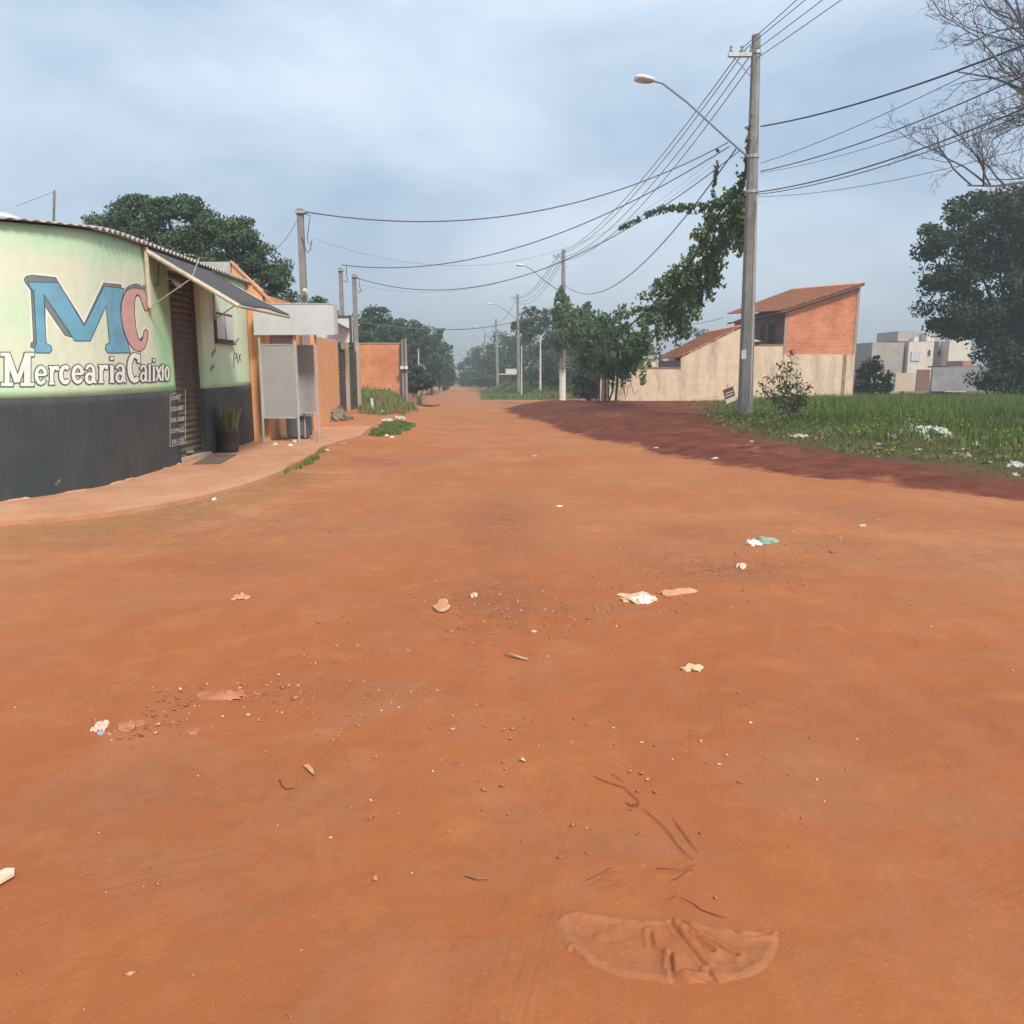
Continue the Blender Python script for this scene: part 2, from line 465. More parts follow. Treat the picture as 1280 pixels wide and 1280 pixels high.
    def scratch(angle, sx, sy, mask_scale, seedloc, lo=.5, hi=.7):
        q = N.new('ShaderNodeMapping'); q.inputs['Rotation'].default_value = (0, 0, math.radians(angle)); q.inputs['Location'].default_value = (seedloc, seedloc * .7, 0)
        L.new(tc.outputs['Object'], q.inputs['Vector'])
        q2 = N.new('ShaderNodeMapping'); q2.inputs['Scale'].default_value = (sx, sy, 1); L.new(q.outputs['Vector'], q2.inputs['Vector'])
        q3 = N.new('ShaderNodeMapping'); q3.inputs['Scale'].default_value = (2.2, .5, 1); L.new(q.outputs['Vector'], q3.inputs['Vector'])
        return mul(ramp(noise(1, 3, .5, vec=q2.outputs['Vector']), .50, .64), ramp(noise(mask_scale, 5, .6, vec=q3.outputs['Vector']), lo, hi))
    scr = mul(mul(scratch(12, 34, .9, .55, 3.3), scratch(-32, 30, 1.0, .6, 8.1, .54, .68), 'MAXIMUM'), scratch(64, 26, 1.2, .5, 15.7, .56, .7), 'MAXIMUM')
    mpS = N.new('ShaderNodeMapping'); mpS.inputs['Scale'].default_value = (1.0, .22, 1); mpS.inputs['Rotation'].default_value = (0, 0, math.radians(-6))
    L.new(tc.outputs['Object'], mpS.inputs['Vector'])
    c = mix(attr('tan'), (.318, .103, .038), (.405, .188, .088))
    c = mix(mul(ramp(noise(.55, 10, .62), .40, .62), .8), c, (.340, .110, .038))
    c = mix(mul(ramp(noise(2.6, 10, .7, dist=.4), .5, .68), .25), c, (.52, .225, .09))
    c = mix(mul(ramp(noise(5, 8, .7, vec=mpS.outputs['Vector']), .50, .66), .5), c, (.33, .115, .055))
    mpH = N.new('ShaderNodeMapping'); mpH.inputs['Scale'].default_value = (.35, 1.3, 1); mpH.inputs['Rotation'].default_value = (0, 0, math.radians(11))
    L.new(tc.outputs['Object'], mpH.inputs['Vector'])
    c = mix(mul(ramp(noise(3.2, 10, .75, vec=mpH.outputs['Vector'], dist=.5), .49, .60), mul(attr('tan'), .60)), c, (.27, .115, .056))
    c = mix(mul(ramp(noise(1.1, 10, .72, dist=.6), .50, .60), .45), c, (.31, .135, .068))
    c = mix(mul(ramp(noise(13, 9, .85, dist=.8), .54, .62), mul(ramp(noise(.9, 5, .6), .42, .6), .55)), c, (.22, .085, .042))
    c = mix(mul(ramp(noise(38, 6, .75), .56, .75), .45), c, (.30, .105, .052))
    c = mix(mul(ramp(noise(90, 4, .7), .60, .74), .40), c, (.60, .29, .155))
    st = mul(ramp(noise(9, 10, .85, dist=.8), .42, .54), attr('stain'))
    c = mix(st, c, (.20, .085, .05))
    c = mix(mul(scr, .30), c, (.26, .085, .036))
    c = mix(mul(attr('rut'), .35), c, (.36, .125, .055))
    dm = mix(ramp(noise(1.6, 8, .7), .4, .65), (.105, .031, .019), (.185, .058, .033))
    dsum = mul(attr('damp'), mul(mul(noise(2.6, 9, .75), .5, 'SUBTRACT'), 1.5), 'ADD')
    c = mix(ramp(dsum, .34, .64), c, dm)
    vg = mul(ramp(noise(3.5, 8, .8), .42, .6), attr('verge'))
    c = mix(mul(vg, .6), c, (.17, .13, .05))
    gg = mul(attr('green'), ramp(noise(1.8, 8, .75), .30, .5, (.45, .45, .45)))
    c = mix(gg, c, mix(ramp(noise(1.1, 7, .7), .4, .62), (.060, .062, .024), (.115, .075, .035)))
    L.new(c, b.inputs['Base Color'])
    h = mul(mul(noise(4, 10, .7), .5), mul(noise(28, 8, .75), .35), 'ADD')
    h = mul(h, mul(noise(5, 8, .7, vec=mpS.outputs['Vector']), .35), 'ADD')
    h = mul(h, mul(noise(140, 4, .6), .07), 'ADD')
    h = mul(h, mul(scr, .16), 'SUBTRACT')
    vo = N.new('ShaderNodeTexVoronoi'); vo.inputs['Scale'].default_value = 26; L.new(tc.outputs['Object'], vo.inputs['Vector'])
    clod = ramp(vo.outputs['Distance'], .0, .32, (1, 1, 1), (0, 0, 0))
    h = mul(h, mul(mul(clod, ramp(noise(1.7, 5, .6), .55, .7)), .12), 'ADD')
    bp = N.new('ShaderNodeBump'); bp.inputs['Strength'].default_value = .42; bp.inputs['Distance'].default_value = .05
    h = mul(h, mul(mul(attr('damp'), noise(9, 9, .8)), .9), 'ADD')
    L.new(h, bp.inputs['Height']); L.new(bp.outputs['Normal'], b.inputs['Normal'])
    o = fast('ground', V, Fc, m, smooth=True, var={'damp': damp.ravel(), 'green': green.ravel(), 'tan': tan.ravel(), 'stain': stain.ravel(), 'rut': rut.ravel(), 'verge': verge.ravel()})
    tag(o, 'rutted red sandy earth of the unpaved street and open lots', None, None, 'structure')
build_ground()

# distant hills
def build_hills():
    n = 260; xs = np.linspace(-2400, 2400, n)
    rows = [(1250, 0), (1350, .55), (1500, 1), (1700, .8), (2100, .2)]
    V = []
    for (yy, f) in rows:
        hh = 46 * f * (1 + .55 * fbm(xs / 420, xs * 0 + yy / 900, 5, 4)) + 3 * f * fbm(xs / 40, xs * 0 + yy / 90, 8, 3)
        for i in range(n): V.append((xs[i], yy, -13 + hh[i] + (2 * vnoise(xs[i:i+1] / 15, np.array([yy / 9.]), 4)[0] * f)))
    Fc = [(r * n + i, r * n + i + 1, (r + 1) * n + i + 1, (r + 1) * n + i) for r in range(len(rows) - 1) for i in range(n - 1)]
    o = mk('hills', V, Fc, mat('wooded_hills', (.06, .085, .045), .95, .3, .02), smooth=True)
    tag(o, None, None, None, 'structure')
build_hills()

# ================================================================== SHOP
# plan line of the shop front: arc centre (-8.5,11.2) R 3.02 then straight
AC = (-8.5, 11.2); AR = 3.02
def front_x(Y): return -5.48 - .034 * (Y - 11.2)
def wall_s(s):            # s<0 on arc (metres back from the tangent point), s>0 along straight
    if s <= 0:
        a = s / AR
        return Vector((AC[0] + AR * math.cos(a), AC[1] + AR * math.sin(a), 0)), Vector((math.cos(a), math.sin(a), 0))
    return Vector((front_x(11.2 + s), 11.2 + s, 0)), Vector((1, .034, 0)).normalized()

def wall_pt(px, py, off=.003):
    """point on the shop front seen at this pixel"""
    d = Vector(ray(px, py)); o = Vector((0, 0, CAMZ))
    # straight part
    t = (-5.48 - .034 * (0 - 11.2)) / (d.x + .034 * d.y)
    y = d.y * t
    if y >= 11.2 and t > 0:
        p = o + d * t; nrm = Vector((1, .034, 0)).normalized()
    else:
        ox, oy = -AC[0], -AC[1]
        A = d.x ** 2 + d.y ** 2; B = 2 * (ox * d.x + oy * d.y); C = ox * ox + oy * oy - AR * AR
        t = (-B - math.sqrt(max(0, B * B - 4 * A * C))) / (2 * A)
        p = o + d * t; nrm = Vector((p.x - AC[0], p.y - AC[1], 0)).normalized()
    return p + nrm * off

WT = 3.42; WB = 1.26; Z0 = -.05
def paint_mat():
    m = bpy.data.materials.new('green_cream_paint'); m.use_nodes = True
    N = m.node_tree.nodes; L = m.node_tree.links; b = N['Principled BSDF']; b.inputs['Roughness'].default_value = .8
    tc = N.new('ShaderNodeTexCoord'); at = N.new('ShaderNodeAttribute'); at.attribute_name = 'var'
    n = N.new('ShaderNodeTexNoise'); n.inputs['Scale'].default_value = .9; n.inputs['Detail'].default_value = 5
    L.new(tc.outputs['Object'], n.inputs['Vector'])
    ad = N.new('ShaderNodeMath'); ad.operation = 'MULTIPLY_ADD'; L.new(n.outputs['Fac'], ad.inputs[0]); ad.inputs[1].default_value = .9; L.new(at.outputs['Fac'], ad.inputs[2])
    r = N.new('ShaderNodeValToRGB'); e = r.color_ramp.elements
    e[0].position = .40; e[0].color = (.66, .68, .53, 1); e[1].position = 1.0; e[1].color = (.34, .62, .36, 1)
    q = e.new(.68); q.color = (.52, .70, .49, 1)
    L.new(ad.outputs[0], r.inputs['Fac'])
    mp = N.new('ShaderNodeMapping'); mp.inputs['Scale'].default_value = (3, 3, .5); L.new(tc.outputs['Object'], mp.inputs['Vector'])
    n2 = N.new('ShaderNodeTexNoise'); n2.inputs['Scale'].default_value = 1.6; n2.inputs['Detail'].default_value = 9; n2.inputs['Roughness'].default_value = .7
    L.new(mp.outputs[0], n2.inputs['Vector'])
    r2 = N.new('ShaderNodeValToRGB'); r2.color_ramp.elements[0].position = .5; r2.color_ramp.elements[1].position = .8; r2.color_ramp.elements[1].color = (.35, .35, .35, 1)
    L.new(n2.outputs['Fac'], r2.inputs['Fac'])
    mx = N.new('ShaderNodeMix'); mx.data_type = 'RGBA'; L.new(r2.outputs['Color'], mx.inputs[0]); L.new(r.outputs['Color'], mx.inputs[6]); mx.inputs[7].default_value = (.32, .30, .24, 1)
    at2 = N.new('ShaderNodeAttribute'); at2.attribute_name = 'top_dark'
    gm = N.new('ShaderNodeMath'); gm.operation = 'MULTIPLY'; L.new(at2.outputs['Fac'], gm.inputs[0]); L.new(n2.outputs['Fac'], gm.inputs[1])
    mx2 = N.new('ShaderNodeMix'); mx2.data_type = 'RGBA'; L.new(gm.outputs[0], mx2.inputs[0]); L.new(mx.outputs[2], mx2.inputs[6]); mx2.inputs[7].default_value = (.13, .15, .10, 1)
    L.new(mx2.outputs[2], b.inputs['Base Color'])
    n3 = N.new('ShaderNodeTexNoise'); n3.inputs['Scale'].default_value = 7; n3.inputs['Detail'].default_value = 9; L.new(tc.outputs['Object'], n3.inputs['Vector'])
    bp = N.new('ShaderNodeBump'); bp.inputs['Strength'].default_value = .5; bp.inputs['Distance'].default_value = .015; L.new(n3.outputs['Fac'], bp.inputs['Height']); L.new(bp.outputs[0], b.inputs['Normal'])
    return m
M_paint = paint_mat()
M_band = mat('dark_slate_paint', (.052, .052, .054), .6, .16, 1.3, .35, 18, col2=(.032, .046, .050), dirt=(.17, .13, .105), dirt_amt=.2, dirt_scale=1.5, chips=((.26, .25, .23), 7, .665, .6))

shop = root('grocery_shop', (-5.48, 11.2, 0), 'green and cream corner grocery shop with rounded wall and large painted lettering', 'shop')

def top_z(s): return WT - .18 * float(sstep(.6, -2.6, s))
def wall_strip(name, s0, s1, z0, z1, m, off=0.0, ds=.08, dz=.1):
    ns = max(2, int((s1 - s0) / ds)); nz = max(2, int((z1 - z0) / dz))
    V = []; var = []; gr = []
    for j in range(nz + 1):
        for i in range(ns + 1):
            s = s0 + (s1 - s0) * i / ns
            z = z0 + ((top_z(s) if z1 == WT else z1) - z0) * j / nz
            p, nr = wall_s(s); p = p + nr * off
            V.append((p.x, p.y, z))
            gtop = sstep(2.75, 3.35, z); gbot = sstep(1.75, 1.25, z)
            gend = sstep(1.2, 1.75, s) if s < 2.3 else .25 + .4 * sstep(2.2, 1.4, z)
            gl = .35 * sstep(-1.6, -2.6, s)
            var.append(float(max(gtop * .42, gbot * .38, gend * .50 if s < 2.3 else gend * .35, gl * .3)))
            gr.append(float(.9 * sstep(3.25, 3.42, z) + .35 * sstep(z0 + .0, z0 + .0 + .001, z) * 0))  # wall colour darkens toward its top edge
    W = ns + 1
    Fc = [(j * W + i, j * W + i + 1, (j + 1) * W + i + 1, (j + 1) * W + i) for j in range(nz) for i in range(ns)]
    o = fast(name, V, Fc, m, shop, True, {'var': var, 'top_dark': gr})
    md = o.modifiers.new('th', 'SOLIDIFY'); md.thickness = .15; md.offset = -1
    return o
DS0, DS1 = 2.18, 3.55       # door span in s
SE = 6.5
wall_strip('wall', -6.5, DS0, WB, WT, M_paint)
wall_strip('wall', DS1, SE, WB, WT, M_paint)
wall_strip('wall_base', -6.5, DS0, Z0, WB, M_band, .004)
wall_strip('wall_base', DS1, SE, Z0, WB, M_band, .004)
wall_strip('lintel', DS0, DS1, 3.22, WT, M_paint, -.002)
# body behind (back rooms) so the shop is a closed building
MB().box(-16, -8.7, 8.25, 8.4, Z0, WT).build('wall', M_paint, shop)
MB().box(-16, -5.85, 17.55, 17.68, Z0, WT).build('wall', M_paint, shop)
MB().box(-16.15, -16, 8.25, 17.68, Z0, WT).build('wall', M_paint, shop)
# crumbly plaster foot
def wall_foot():
    V = []; n = 260
    for i in range(n + 1):
        s_ = -4.2 + (DS0 - .05 + 4.2) * i / n; p, nr = wall_s(s_)
        k = float(fbm(np.array([s_ * 4.0]), np.array([1.5]), 300, 4)[0])
        w = .006 + .06 * max(0, k + .05); h = .052 + .05 * max(0, k + .12)
        a = p + nr * .004; b_ = p + nr * (.004 + w)
        V += [(a.x, a.y, h), (b_.x, b_.y, .055), (b_.x, b_.y, .0), (a.x, a.y, .0)]
    Fc = [(4 * i + q, 4 * i + 4 + q, 4 * i + 5 + q, 4 * i + 1 + q) for i in range(n) for q in range(3)]
    mk('plaster_foot', V, Fc, mat('crumbled_plaster', (.5, .27, .16), .95, .15, 10), shop)
wall_foot()
# roller door
dp0, dn = wall_s(DS0); dp1, _ = wall_s(DS1)
def door():
    V = []; nz = 150
    for j in range(nz + 1):
        z = .06 + (3.22 - .06) * j / nz
        r = -.13 + .014 * math.cos(2 * PI * z / .105)
        for p in (dp0, dp1):
            q = p + dn * r; V.append((q.x, q.y, z))
    Fc = [(2 * j, 2 * j + 1, 2 * j + 3, 2 * j + 2) for j in range(nz)]
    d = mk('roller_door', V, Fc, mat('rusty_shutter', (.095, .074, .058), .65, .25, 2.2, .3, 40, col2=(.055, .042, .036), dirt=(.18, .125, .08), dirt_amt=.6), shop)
    mb = MB()
    for p in (dp0, dp1):
        q = p - dn * .10
        mb.tube([(q.x, q.y, .06), (q.x, q.y, 3.22)], .03, 4)
    mb.build('guide_rail', mat('rail_steel', (.16, .14, .12), .5, .1, metal=.4), d)
    q = (dp0 + dp1) / 2 - dn * .095
    MB().box(q.x - .02, q.x + .02, q.y - .12, q.y + .12, .16, .20).build('handle', M_steel, d)
    MB().box(dp0.x - .14, dp0.x + .02, dp0.y + .02, dp1.y - .02, .05, .11).build('threshold', mat('worn_cement', (.42, .30, .22), .9, .12, 8), d)
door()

# corrugated roof following the front
def shop_roof():
    V = []; S0, S1 = -6.5, 6.55; ns = 1100; rows = [.10, .02, -.6, -2.2]
    for i in range(ns + 1):
        s = S0 + (S1 - S0) * i / ns
        p, nr = wall_s(s)
        c = .028 * math.cos(2 * PI * s / .155)
        for r in rows:
            q = p + nr * r
            V.append((q.x, q.y, top_z(s) + .03 + c * (.9 if s > -.3 else .3) + .10 * (.14 - r)))
    k = len(rows)
    Fc = [(i * k + r, (i + 1) * k + r, (i + 1) * k + r + 1, i * k + r + 1) for i in range(ns) for r in range(k - 1)]
    o = mk('roof', V, Fc, mat('fibre_cement', (.42, .40, .37), .9, .15, 3, dirt=(.14, .13, .11), dirt_amt=.7), shop, True)
    md = o.modifiers.new('th', 'SOLIDIFY'); md.thickness = .012
    MB().box(-15.9, -7.6, 8.6, 17.5, WT - .05, WT + .02).build('roof_deck', mat('roof_deck_cement', (.3, .28, .25), .9), shop)
    MB().tube([P(67, 284, 12.5), P(68, 238, 12.5)], .018, 6).tube([P(67, 240, 12.5), P(40, 250, 12.5), P(20, 258, 12.5)], .004, 4).build('antenna_mast', M_bark_pale, shop)
    tk = MB(); c = P(2, 268, 12.2)
    tk.tube([c + Vector((-.5, 0, -.25)), c + Vector((.15, 0, -.02))], [.34, .3], 14)
    MB().tube([c + Vector((-.25, 0, -.5)), c + Vector((-.25, 0, -.05)), c + Vector((-.25, 0, .0))], [.5, .53, .4], 20).build('water_tank', mat('pale_tank', (.6, .62, .62), .5), shop, True)
shop_roof()

# awning
def awning():
    zw = 3.40; s0, s1 = 1.25, 4.2
    pa, _ = wall_s(s0); pb, _ = wall_s(s1)
    A = Vector((pa.x + .02, pa.y, zw)); B = Vector((pb.x + .02, pb.y, zw))
    C = Vector((-4.16, pb.y - .05, 2.60)); D = Vector((-4.14, pa.y + .05, 2.58))
    V = []; n = 10
    for i in range(n + 1):
        for j in range(n + 1):
            u, v = i / n, j / n
            p = (A * (1 - u) + D * u) * (1 - v) + (B * (1 - u) + C * u) * v
            p.z -= .03 * math.sin(PI * u) + .015 * math.sin(3 * PI * v) * u
            V.append(p)
    Fc = [(i * (n + 1) + j, i * (n + 1) + j + 1, (i + 1) * (n + 1) + j + 1, (i + 1) * (n + 1) + j) for i in range(n) for j in range(n)]
    aw = mk('awning', V, Fc, M_dark_grey, shop, True)
    md = aw.modifiers.new('th', 'SOLIDIFY'); md.thickness = .015
    mb = MB(); up = Vector((0, 0, -.035))
    mb.tube([A + up, D + up], .036, 8).tube([D + up, C + up], .025, 8).tube([B + up, C + up], .03, 8)
    mb.tube([A + Vector((.03, 0, 0)), A + Vector((.03, 0, -.88))], .035, 8)
    mb.tube([B + Vector((.03, 0, 0)), B + Vector((.03, 0, -.88))], .03, 8)
    mb.build('awning_frame', mat('cream_tube', (.52, .46, .36), .5, .12, 8, dirt=(.3, .16, .08), dirt_amt=.7), aw)
    for (X0, X1) in ((A, D), (B, C)):
        mb = MB()
        lo = X0 + Vector((.05, 0, -.86)); mid = X0.lerp(X1, .5) + up
        mb.tube([lo, mid], .010, 6)
        mb.tube([mid, mid + Vector((.0, .35, .34))], .008, 6)
        mb.build('brace', M_steel, aw)
    # wall lamp
    p = wall_pt(204, 350, .0)
    l = MB().tube([p, p + Vector((.07, 0, .03)), p + Vector((.13, .02, .01))], .012, 6).build('wall_lamp', M_white_plastic, shop)
    q = p + Vector((.13, .02, .01))
    MB().tube([q, q + Vector((.03, .01, -.02)), q + Vector((.09, .03, -.07)), q + Vector((.13, .04, -.09))], [.02, .035, .055, .05], 10).build('lamp_shade', M_white_plastic, l, True)
    MB().tube([wall_pt(197, 330, .02), wall_pt(196, 356, .02), wall_pt(191, 358, .02)], .008, 6).build('lamp_cable', M_wire, l)
awning()

# shutter window on far part
def shop_window():
    def wp(px, py, off): return wall_pt(px, py, off)
    def quadbox(x0, x1, y0, y1, o0, o1):
        pts = [wp(x0, y0, o0), wp(x1, y0, o0), wp(x1, y1, o0), wp(x0, y1, o0)]
        z0 = pts[2].z; z1 = pts[1].z
        return pts
    Ya, Yb = wp(268.5, 410, 0).y, wp(288.5, 410, 0).y
    def slab(ya, yb, za, zb, o0, o1):
        return MB().prism([(front_x(ya) + o0, ya, za), (front_x(yb) + o0, yb, za), (front_x(yb) + o0, yb, zb), (front_x(ya) + o0, ya, zb)], (o1 - o0, 0, 0))
    w = slab(Ya - .05, Yb + .05, 2.13, 2.68, .002, .03).build('window', mat('window_frame_dark', (.09, .085, .08), .7), shop)
    Ym = (Ya + Yb) / 2
    slab(Ya, Ym - .04, 2.18, 2.63, .034, .05).build('shutter', M_white_panel, w)
    slab(Ym + .04, Yb, 2.18, 2.63, .034, .05).build('shutter', M_white_panel, w)
    slab(Ya - .08, Yb + .08, 2.09, 2.125, .002, .07).build('window_sill', mat('window_frame_dark', (.09, .085, .08)), w)
shop_window()

# ---------------- lettering (traced, laid on the wall as thin paint layers)
def mitre(pts, w, closed):
    n = len(pts); out = []
    P2 = [Vector(p) for p in pts]
    for i in range(n):
        a = P2[(i - 1) % n] if (closed or i > 0) else None
        b = P2[i]; c = P2[(i + 1) % n] if (closed or i < n - 1) else None
        d1 = (b - a).normalized() if a is not None else (c - b).normalized()
        d2 = (c - b).normalized() if c is not None else d1
        n1 = Vector((-d1.y, d1.x)); n2 = Vector((-d2.y, d2.x))
        m = n1 + n2
        if m.length < .3: m = n1
        m.normalize(); k = min(1.6, 1 / max(.3, m.dot(n1)))
        out.append((b + m * w * .5 * k, b - m * w * .5 * k))
    return out

def flat_mesh(polys):      # polygons in pixel space -> triangles, subdivided
    bm = bmesh.new()
    for pl in polys:
        tri = tessellate_polygon([[Vector((p[0], p[1], 0)) for p in pl]])
        vs = [bm.verts.new((p[0], p[1], 0)) for p in pl]
        for t in tri:
            try: bm.faces.new([vs[i] for i in t])
            except ValueError: pass
    for k in range(6):
        es = [e for e in bm.edges if e.calc_length() > 7]
        if not es: break
        bmesh.ops.subdivide_edges(bm, edges=es, cuts=1, use_grid_fill=False)
        bmesh.ops.triangulate(bm, faces=bm.faces[:])
    V = [tuple(v.co[:2]) for v in bm.verts]; bm.verts.index_update()
    Fc = [tuple(v.index for v in f.verts) for f in bm.faces]
    bm.free(); return V, Fc

class Paint:
    def __init__(s): s.V = []; s.F = []
    def poly(s, pts, off):
        V, Fc = flat_mesh([pts]); n = len(s.V)
        s.V += [wall_pt(x, y, off) for x, y in V]; s.F += [tuple(i + n for i in f) for f in Fc]
    def stroke(s, pts, w, off, closed=False):
        dense = []
        N = len(pts)
        for i in range(N if closed else N - 1):
            a = Vector(pts[i]); b = Vector(pts[(i + 1) % N]); k = max(1, int((b - a).length / 6))
            for j in range(k): dense.append(a.lerp(b, j / k))
        if not closed: dense.append(Vector(pts[-1]))
        m = mitre(dense, w, closed); n = len(s.V)
        for l, r in m: s.V.append(wall_pt(l.x, l.y, off)); s.V.append(wall_pt(r.x, r.y, off))
        q = len(m)
        for i in range(q if closed else q - 1):
            j = (i + 1) % q
            s.F.append((n + 2 * i, n + 2 * i + 1, n + 2 * j + 1, n + 2 * j))
    def build(s, name, m, parent): return mk(name, s.V, s.F, m, parent)

M_blue = mat('sign_blue', (.16, .38, .52), .75, .12, 2.5, dirt=(.30, .45, .52), dirt_scale=2.5, dirt_amt=.5, chips=((.40, .50, .48), 12, .66, .5))
M_pink = mat('sign_pink', (.62, .36, .33), .75, .08, 3)
M_shadow = mat('sign_grey', (.19, .22, .22), .75, .12, 3)
M_line = mat('sign_outline', (.075, .10, .13), .75, .1, 3)
M_whitep = mat('sign_white', (.80, .78, .72), .75, .06, 3, chips=((.55, .56, .45), 9, .62, .5))
M_halo = mat('sign_halo', (.80, .80, .70), .75, .06, 3)
def zc(pts, dx=0, dy=0): return [((x + dx) / 5.333, 220 + (y + dy) / 5.333) for x, y in pts]
Mp = [(188,706),(388,710),(560,1000),(692,735),(825,750),(802,860),(806,950),(822,1040),(850,1110),(866,1178),(718,1180),(700,1152),(706,1122),(728,1112),(706,862),(600,1099),(498,1099),(290,788),(306,1116),(338,1132),(345,1160),(330,1180),(238,1178),(226,1150),(242,1115),(224,770),(200,745)]
Ms = [(158,690),(172,668),(215,660),(370,676),(390,712),(560,985),(690,712),(805,725),(812,760),(700,790),(600,1050),(470,1075),(430,1060),(300,870),(300,1080),(228,1150),(202,1140),(205,1112),(222,1100),(205,760),(170,715)]
Cp = [(895,746),(935,752),(962,762),(975,800),(987,870),(982,900),(962,895),(945,850),(925,795),(908,790),(896,830),(894,920),(905,1020),(922,1088),(938,1100),(950,1080),(958,1030),(970,1020),(985,1035),(984,1085),(965,1145),(930,1172),(885,1155),(850,1105),(820,1020),(804,930),(808,840),(835,770),(865,750)]
Cs = [(838,752),(862,730),(905,718),(935,728),(950,745),(953,725),(962,735),(966,765),(975,800),(900,800),(860,800),(820,800)]
emblem = Paint(); emblem.stroke(zc(Ms), 5.5, .0015, True); emblem.stroke(zc(Cp), 5.0, .0018, True); eh = emblem.build('emblem', M_halo, shop)
q = Paint(); q.poly(zc(Ms), .0025); q.poly(zc(Cs), .0028); q.poly(zc([(925,1090),(950,1100),(958,1060),(955,1095),(930,1112)]), .0027); q.build('letter_shadow', M_shadow, eh)
q = Paint(); q.poly(zc(Mp), .0040); q.build('letter', M_blue, eh)
q = Paint(); q.poly(zc(Cp), .0052); q.build('letter', M_pink, eh)
q = Paint(); q.stroke(zc(Mp), 1.0, .0046, True); q.stroke(zc(Cp), 1.0, .0060, True); q.stroke(zc(Ms), .8, .0034, True); q.stroke(zc(Cs), .8, .0036, True); q.build('letter_outline', M_line, eh)

# small round strokes alphabet: boxes x 0..1, y 0..1 (up)
def arc(cx, cy, rx, ry, a0, a1, n=12):
    return [(cx + rx * math.cos(math.radians(a0 + (a1 - a0) * i / n)), cy + ry * math.sin(math.radians(a0 + (a1 - a0) * i / n))) for i in range(n + 1)]
GL = {
 'M': [([(.2,.03),(.2,.97)],1),([(.2,.97),(.5,.1)],1.15),([(.5,.1),(.8,.97)],.9),([(.8,.97),(.8,.03)],1.3),([(.02,.03),(.38,.03)],.7),([(.6,.03),(1,.03)],.7),([(0,.95),(.28,.95)],.7),([(.74,.95),(1,.95)],.7)],
 'e': [(arc(.5,.5,.38,.42,0,325),1),([(.12,.52),(.86,.52)],.7)],
 'r': [([(.35,.03),(.35,.95)],1.1),([(.35,.6),(.55,.88),(.85,.9),(.9,.75)],1),([(.1,.04),(.6,.04)],.6),([(.1,.93),(.35,.93)],.6)],
 'c': [(arc(.52,.5,.36,.42,45,318),1.1)],
 'a': [([(.75,.06),(.75,.7)],1.1),(arc(.45,.68,.3,.26,0,165),.9),(arc(.42,.28,.28,.24,30,360),.9),([(.75,.08),(.98,.05)],.7)],
 'i': [([(.5,.03),(.5,.93)],1.2),([(.15,.04),(.9,.04)],.6),([(.2,.92),(.5,.92)],.6),([(.5,1.25),(.5,1.42)],1.1)],
 'C': [(arc(.56,.5,.38,.45,50,310),1.3),([(.86,.98),(.86,.68)],.8)],
 'l': [([(.5,.03),(.5,1.5)],1.1),([(.1,.04),(.9,.04)],.6)],
 'x': [([(.1,.05),(.9,.95)],.9),([(.1,.95),(.9,.05)],1.1)],
 't': [([(.5,.05),(.5,1.45)],1.1),([(.1,.92),(.95,.92)],.7)],
 'o': [(arc(.5,.5,.36,.42,0,360,18),1.0)],
}
def word_letters(items, name_word):
    dk = Paint(); objs = []
    rt = Paint()
    i = 0
    strokes = []
    for ch, x0, x1, yt, yb, w in items:
        for pts, k in GL[ch]:
            pp = [(x0 + (x1 - x0) * a, yb + (yt - yb) * b) for a, b in pts]
            strokes.append((ch, x0, pp, w * k))
    for j, (ch, x0, pp, w) in enumerate(strokes):
        # lengthen ends a touch for the outline
        a, b = Vector(pp[0]), Vector(pp[1]); c, d = Vector(pp[-1]), Vector(pp[-2])
        ext = [tuple(a + (a - b).normalized() * 1.1)] + pp[1:-1] + [tuple(c + (c - d).normalized() * 1.1)] if (a - c).length > .5 else pp
        dk.stroke(ext, w + 2.5, .0065 + j * .00003)
    base = dk.build(name_word, M_line, shop)
    cur = None
    j = 0
    for key in dict.fromkeys((s[0], s[1]) for s in strokes):
        pt = Paint()
        for (ch, x0, pp, w) in strokes:
            if (ch, x0) == key:
                pt.stroke(pp, w, .0095 + j * .00004); j += 1
        pt.build('letter', M_whitep, base)
xb = lambda x: 482.3 - 6 * x / 210
items = []
for ch, x0, x1, top, w in [('M',0,42,441,6.2),('e',43,58,457,4.2),('r',59,73,457,4),('c',73,88,456.5,4.2),('e',89,104,456,4.2),('a',105,120,455.5,4),('r',121,134,455.5,3.8),('i',135,143,455.5,3.6),('a',143,157,455,3.8),
                       ('C',158,175,442,4.2),('a',174,184,456,2.8),('l',184,188.5,459.5,2.4),('i',189,194,457,2.2),('x',194,201,457,2.2),('t',200.2,205,460,2.0),('o',205,211,457,2.2)]:
    yb = xb((x0 + x1) / 2)
    if ch == 'l': top = yb - 14.5
    if ch == 't': top = yb - 14.5
    items.append((ch, x0, x1, top, yb, w))
word_letters(items, 'shop_name')

